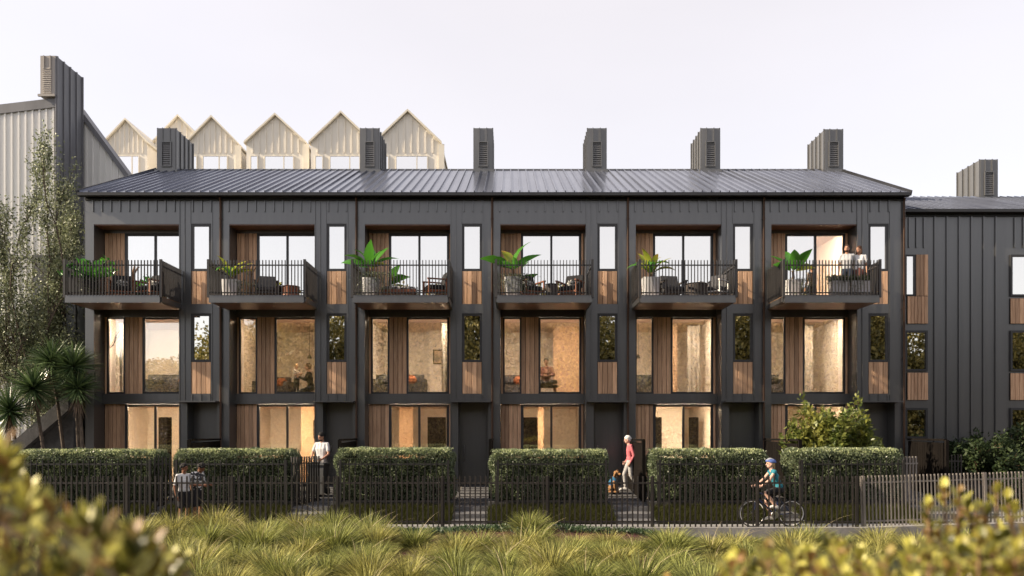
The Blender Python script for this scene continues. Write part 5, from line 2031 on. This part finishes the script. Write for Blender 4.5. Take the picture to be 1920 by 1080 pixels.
        if hairstyle == 'beard':
            H.append(('ell', hd_ - u * .088 + f * .030, v3(.056, .062, .034), M, hair))
        link('hair', fuse(H, 0.011, 1), t, None, None, sc)
    else:
        m = MB()
        prof = [(.0, .13), (.05, .122), (.085, .095), (.105, .055), (.108, .03), (.095, .03)]
        for i in range(len(prof)):
            pass
        vs, fs = [], []
        n = 20
        for rr, zz in prof:
            for j in range(n):
                a_ = 2 * math.pi * j / n
                q = hd_ + r * math.cos(a_) * rr * .92 + f * (math.sin(a_) * rr * 1.28 - .012) + u * (zz + .015 + (.018 if math.sin(a_) > .5 and zz < .06 else 0))
                vs.append(tuple(q))
        for i in range(len(prof) - 1):
            for j in range(n):
                fs.append((i * n + j, i * n + (j + 1) % n, (i + 1) * n + (j + 1) % n, (i + 1) * n + j))
        m.add(vs, fs)
        link('helmet', m.mesh('helmet', 'helmet_blue', True), t, None, None, sc)
        m = MB()
        for s in (-1, 0, 1):
            pts = [tuple(hd_ + r * s * .05 + f * (-.10 + .04 * i) + u * (.150 - .06 * ((i - 2.6) / 2.6) ** 2 - .012 * abs(s))) for i in range(6)]
            m.tube(pts, .012, 6)
        link('helmet_rib', m.mesh('helmet_rib', 'cloth_grey', True), t, None, None, sc)
        link('hair', fuse([('ell', hd_ - f * .03 + u * .0, v3(.078, .085, .085), M, hair), ('cap', hd_ - f * .09 - u * .02, hd_ - f * .12 - u * .16, .028, .014, hair)], 0.011, 1), t, None, None, sc)
    if dress:
        m = MB()
        prof = [(.105, .0), (.13, -.10), (.165, -.28), (.185, -.46)]
        m.lathe(prof[::-1], (pel[0], pel[1], pel[2] + .08), 20)
        link('skirt', m.mesh('skirt', dress, True), t, None, None, sc)
    return t


GZ = 0.045


def ground_at(px_, Y):
    return (at(px_, 0, Y).x, Y, path_z(Y) + GZ)


# man pushing the bin
x, y, z = ground_at(603, -1.35)
person('man in white polo shirt and light trousers pushing the bin', (x, y, z), R(-14),
       pose(wrl=(-.19, -.30, .97), ell=(-.27, -.06, 1.12), wrr=(.15, -.30, .97), elr=(.26, -.06, 1.12), handl=(.1, -1, -.25), handr=(-.1, -1, -.25), face=(-.55, -1, -.25), knl=(-.11, -.06, .5), anl=(-.11, .02, .09)),
       'skin_tan', 'cloth_white', 'cloth_light', 'shoe_white', 'hair_black', 1.80, 0.62, 'long', hairstyle='beard')
# woman in pink, walking left
x, y, z = ground_at(1181, -1.25)
person('woman in pink jumper and pale trousers walking towards the dog', (x, y, z), R(-90),
       pose(face=(0, -1, -.12), head=(0, -.075, 1.61), neck=(0, -.03, 1.46), knl=(-.10, -.16, .52), anl=(-.10, -.12, .10), knr=(.10, .02, .50), anr=(.10, .24, .14), tor=(.10, .10, .04),
            wrl=(-.22, -.10, .92), ell=(-.24, .08, 1.12), wrr=(.22, -.02, .90), elr=(.25, .09, 1.12)),
       'skin_fair', 'cloth_pink', 'cloth_light', 'shoe_white', 'hair_white', 1.72, 1.2, 'long', True, 'bun')
# the two boys at the fence
x, y, z = at(345, 0, -5.35).x, -5.35, 0.01
person('boy in plain white shirt and black shorts at the fence', (x, y, z), R(52), pose(face=(.35, -1, -.05), wrl=(-.24, -.02, .86), ell=(-.25, .05, 1.12)),
       'skin_brown', 'cloth_white', 'cloth_black', 'shoe_dark', 'hair_black', 1.60, 0.75, 'short', hairstyle='curly', group='two boys at the front fence')
x = at(371, 0, -5.1).x
person('boy in black and white printed shirt bending his head', (x, -5.1, z), R(70),
       pose(face=(.2, -1, -.7), head=(0, -.11, 1.57), neck=(0, -.05, 1.45), chest=(0, -.03, 1.27), wrr=(.16, -.30, 1.10), elr=(.25, -.03, 1.12), wrl=(-.15, -.30, 1.10), ell=(-.25, -.03, 1.12)),
       'skin_brown', 'cloth_print', 'cloth_black', 'shoe_dark', 'hair_black', 1.66, 0.75, 'short', hairstyle='curly', group='two boys at the front fence')
# couple on the sixth balcony
x = at(1588, 0, -0.75).x
person('man in grey shirt standing on the sixth balcony', (x, -0.75, DECK), R(-18), pose(face=(-.25, -1, .22), wrr=(.26, .16, 1.02), elr=(.28, .14, 1.18)),
       'skin_tan', 'cloth_grey', 'cloth_navy', 'shoe_dark', 'hair_brown', 1.69, 0.6, 'long', hairstyle='beard', group='couple on the balcony')
x = at(1611, 0, -0.75).x
person('woman in white blouse with dark bob on the sixth balcony', (x, -0.73, DECK), R(-22), pose(face=(-.85, -1, .12)),
       'skin_tan', 'cloth_white', 'cloth_brown', 'shoe_dark', 'hair_brown', 1.66, 0.65, 'long', True, 'bob', group='couple on the balcony', dress='cloth_brown')
# inside the second house: child and kneeling adult
x = at(556, 0, 1.55).x
person('small child standing behind the window of the second house', (x, 1.55, F1), R(60), pose(wrl=(-.12, -.30, 1.22), ell=(-.23, -.08, 1.15), wrr=(.12, -.30, 1.26), elr=(.23, -.08, 1.15), head=(0, -.01, 1.66)),
       'skin_fair', 'cloth_light', 'cloth_navy', 'shoe_dark', 'hair_blond', 1.08, 0.7, 'long', True, voxel=0.013)
x = at(580, 0, 1.55).x
person('adult in black kneeling in front of the child', (x, 1.60, F1), R(-88),
       pose(pelvis=(0, .05, .30), hil=(-.10, .05, .28), hir=(.10, .05, .28), chest=(0, -.01, .62), neck=(0, -.02, .83), head=(0, -.06, 1.0), shl=(-.185, -.01, .78), shr=(.185, -.01, .78),
            ell=(-.24, -.12, .56), elr=(.24, -.12, .56), wrl=(-.12, -.34, .66), wrr=(.12, -.34, .66), knl=(-.16, -.36, .12), knr=(.16, -.36, .12), anl=(-.14, .10, .10), anr=(.14, .10, .10), tol=(-.12, .26, .05), tor=(.12, .26, .05)),
       'skin_fair', 'cloth_black', 'cloth_navy', 'shoe_dark', 'hair_brown', 1.75, 1.2, 'long')
# inside the fourth house: seated person
x = bx(3, 1.80)
person('person in dark jumper seated cross legged behind the fourth house window', (x, 1.33, F1 + 0.36), R(-6),
       pose(pelvis=(0, .08, .10), hil=(-.10, .06, .10), hir=(.10, .06, .10), chest=(0, .04, .42), neck=(0, .05, .63), head=(0, .03, .80), shl=(-.185, .05, .58), shr=(.185, .05, .58),
            ell=(-.27, -.02, .34), elr=(.27, -.02, .34), wrl=(-.05, -.20, .30), wrr=(.05, -.20, .30), handl=(1, -.3, 0), handr=(-1, -.3, 0),
            knl=(-.34, -.26, .10), knr=(.34, -.26, .10), anl=(.05, -.30, .06), anr=(-.05, -.34, .06), tol=(.20, -.27, .04), tor=(-.20, -.31, .04)),
       'skin_tan', 'cloth_brown', 'cloth_black', 'shoe_dark', 'hair_black', 1.75, 1.2, 'long')

# bicycle and rider
CY = -5.35
cx_ = at(1447, 0, CY).x
bike = thing('bicycle', 'dark blue bicycle under the rider in the helmet', 'bicycle', (cx_, CY, 0.004))
RW = 0.335
WB = 0.50
for xx in (-WB, WB):
    m = MB()
    m.tube([(xx + RW * math.cos(a_), 0, RW + RW * math.sin(a_)) for a_ in np.linspace(0, 2 * math.pi, 36, endpoint=False)], 0.017, 8, 0, True)
    wl = m.build('wheel', 'rubber', bike, True)
    m = MB()
    m.tube([(xx + (RW - .024) * math.cos(a_), 0, RW + (RW - .024) * math.sin(a_)) for a_ in np.linspace(0, 2 * math.pi, 36, endpoint=False)], 0.014, 6, 0, True)
    m.build('rim', 'white_paint', wl, True)
    m = MB()
    m.tube([(xx, -0.05, RW), (xx, 0.05, RW)], 0.022, 10)
    m.build('hub', 'steel', wl, True)
    for j in range(14):
        a_ = 2 * math.pi * j / 14
        m = MB()
        m.tube([(xx + .02 * math.cos(a_ + .5), (-1) ** j * .03, RW + .02 * math.sin(a_ + .5)), (xx + (RW - .03) * math.cos(a_), 0, RW + (RW - .03) * math.sin(a_))], 0.0022, 4)
        m.build('spoke', 'steel', wl)
m = MB()
bb, st, hd0, hd1 = (0.06, 0, 0.30), (0.20, 0, 0.78), (-0.33, 0, 0.86), (-0.36, 0, 0.74)
m.tube([bb, st], 0.017, 8).tube([bb, hd1], 0.02, 8).tube([(0.185, 0, 0.72), hd0], 0.017, 8).tube([hd0, hd1], 0.021, 8)
for sy in (-0.045, 0.045):
    m.tube([bb, (WB, sy, RW)], 0.011, 6).tube([(0.185, 0, 0.72), (WB, sy, RW)], 0.009, 6)
m.build('frame', 'bike_blue', bike, True)
m = MB()
for sy in (-0.05, 0.05):
    m.tube([(-0.365, sy, 0.72), (-0.41, sy, 0.60), (-WB, sy, RW)], 0.012, 6)
m.tube([(-0.365, -0.05, 0.72), (-0.365, 0.05, 0.72)], 0.014, 6)
m.build('fork', 'bike_blue', bike, True)
m = MB()
m.tube([hd0, (-0.33, 0, 0.98)], 0.014, 8).tube([(-0.36, -0.28, 1.0), (-0.37, -0.1, 1.0), (-0.33, 0, 0.99), (-0.37, 0.1, 1.0), (-0.36, 0.28, 1.0)], 0.012, 8)
m.build('handlebar', 'black_plastic', bike, True)
m = MB()
m.tube([st, (0.215, 0, 0.86)], 0.013, 8)
m.build('seat_post', 'steel', bike, True)
m = MB()
m.ball((0.20, 0, 0.89), (0.14, 0.07, 0.03), 14, 8)
m.build('saddle', 'black_plastic', bike, True)
m = MB()
m.lathe([(0.09, -0.006), (0.095, 0), (0.09, 0.006)], (0, 0, 0), 20)
o = m.build('chain_ring', 'steel', bike, True, (0.06, -0.06, 0.30))
o.rotation_euler = (R(90), 0, 0)
for s_, sy in ((1, -0.09), (-1, 0.09)):
    m = MB()
    m.tube([(0.06, sy * .8, 0.30), (0.06 - s_ * 0.03, sy, 0.30 - s_ * 0.165)], 0.010, 6)
    m.box(0.06 - s_ * 0.03 - .05, 0.06 - s_ * 0.03 + .05, sy - .05 if sy < 0 else sy, sy if sy < 0 else sy + .05, 0.30 - s_ * .165 - .012, 0.30 - s_ * .165 + .012)
    m.build('crank', 'black_plastic', bike, True)
# rider, in her own frame facing -Y, turned to ride to the left
person('cyclist in blue helmet and teal vest riding left along the path', (cx_, CY, 0.004), R(-90),
       pose(pelvis=(0, .19, .97), hil=(-.09, .17, .94), hir=(.09, .17, .94), chest=(0, .07, 1.27), neck=(0, .0, 1.45), head=(0, -.035, 1.60), face=(0, -1, .05),
            shl=(-.175, .02, 1.41), shr=(.175, .02, 1.41), ell=(-.24, -.14, 1.19), elr=(.24, -.14, 1.19), wrl=(-.22, -.33, 1.045), wrr=(.22, -.33, 1.045), handl=(0, -1, -.25), handr=(0, -1, -.25),
            knl=(-.11, -.12, .64), anl=(-.12, .055, .24), tol=(-.12, -.11, .185), knr=(.11, -.19, .86), anr=(.12, .07, .53), tor=(.12, -.06, .51)),
       'skin_fair', 'cloth_teal', 'cloth_black', 'shoe_white', 'hair_blond', 1.75, 0.12, 'short', True, helmet=True)

# dog sitting on the path, curly coat, blue vest
x, y, z = ground_at(1149, -1.5)
t = thing('dog', 'curly golden dog in blue vest sitting beside the hedge', 'dog', (x, y, z), R(48))
D = []
I3 = np.eye(3)
coat, vest = 'dog_coat', 'vest_blue'
D += [('ell', v3(0, .10, .17), v3(.115, .14, .15), I3, coat), ('cap', v3(0, .08, .22), v3(0, -.06, .40), .12, .105, vest), ('ell', v3(0, -.085, .36), v3(.10, .09, .13), I3, vest)]
D += [('cap', v3(0, -.08, .44), v3(0, -.13, .55), .075, .068, coat), ('ell', v3(0, -.155, .60), v3(.075, .085, .075), I3, coat), ('cap', v3(0, -.20, .585), v3(0, -.275, .565), .045, .034, coat)]
D += [('ell', v3(0, -.308, .575), v3(.016, .013, .013), I3, 'eye_dark')]
for s in (-1, 1):
    D += [('cap', v3(s * .07, -.14, .601), v3(s * .1, -.12, .50), .030, .034, coat), ('ell', v3(s * .034, -.225, .625), v3(.012, .010, .012), I3, 'eye_dark')]
    D += [('cap', v3(s * .065, -.10, .34), v3(s * .065, -.115, .18), .046, .034, coat), ('cap', v3(s * .065, -.115, .18), v3(s * .065, -.115, .04), .033, .030, coat), ('cap', v3(s * .065, -.115, .03), v3(s * .065, -.165, .028), .032, .028, coat)]
    D += [('cap', v3(s * .10, .10, .16), v3(s * .13, -.03, .15), .085, .06, coat), ('cap', v3(s * .13, -.03, .14), v3(s * .12, .09, .045), .05, .035, coat), ('cap', v3(s * .12, .09, .035), v3(s * .125, -.06, .03), .035, .03, coat)]
D += [('cap', v3(0, .22, .06), v3(.12, .34, .05), .035, .03, coat)]
rg = np.random.default_rng(3)
for i in range(60):
    d = unit(rg.normal(size=(1, 3)))[0]
    c0, r0 = ((v3(0, -.15, .61), v3(.078, .075, .075)) if i % 2 else (v3(0, .10, .17), v3(.12, .145, .15)))
    if d[1] < -0.5:
        continue
    D.append(('ell', c0 + d * r0, v3(.022, .022, .022), I3, coat))
link('body', fuse(D, 0.010, 1), t)
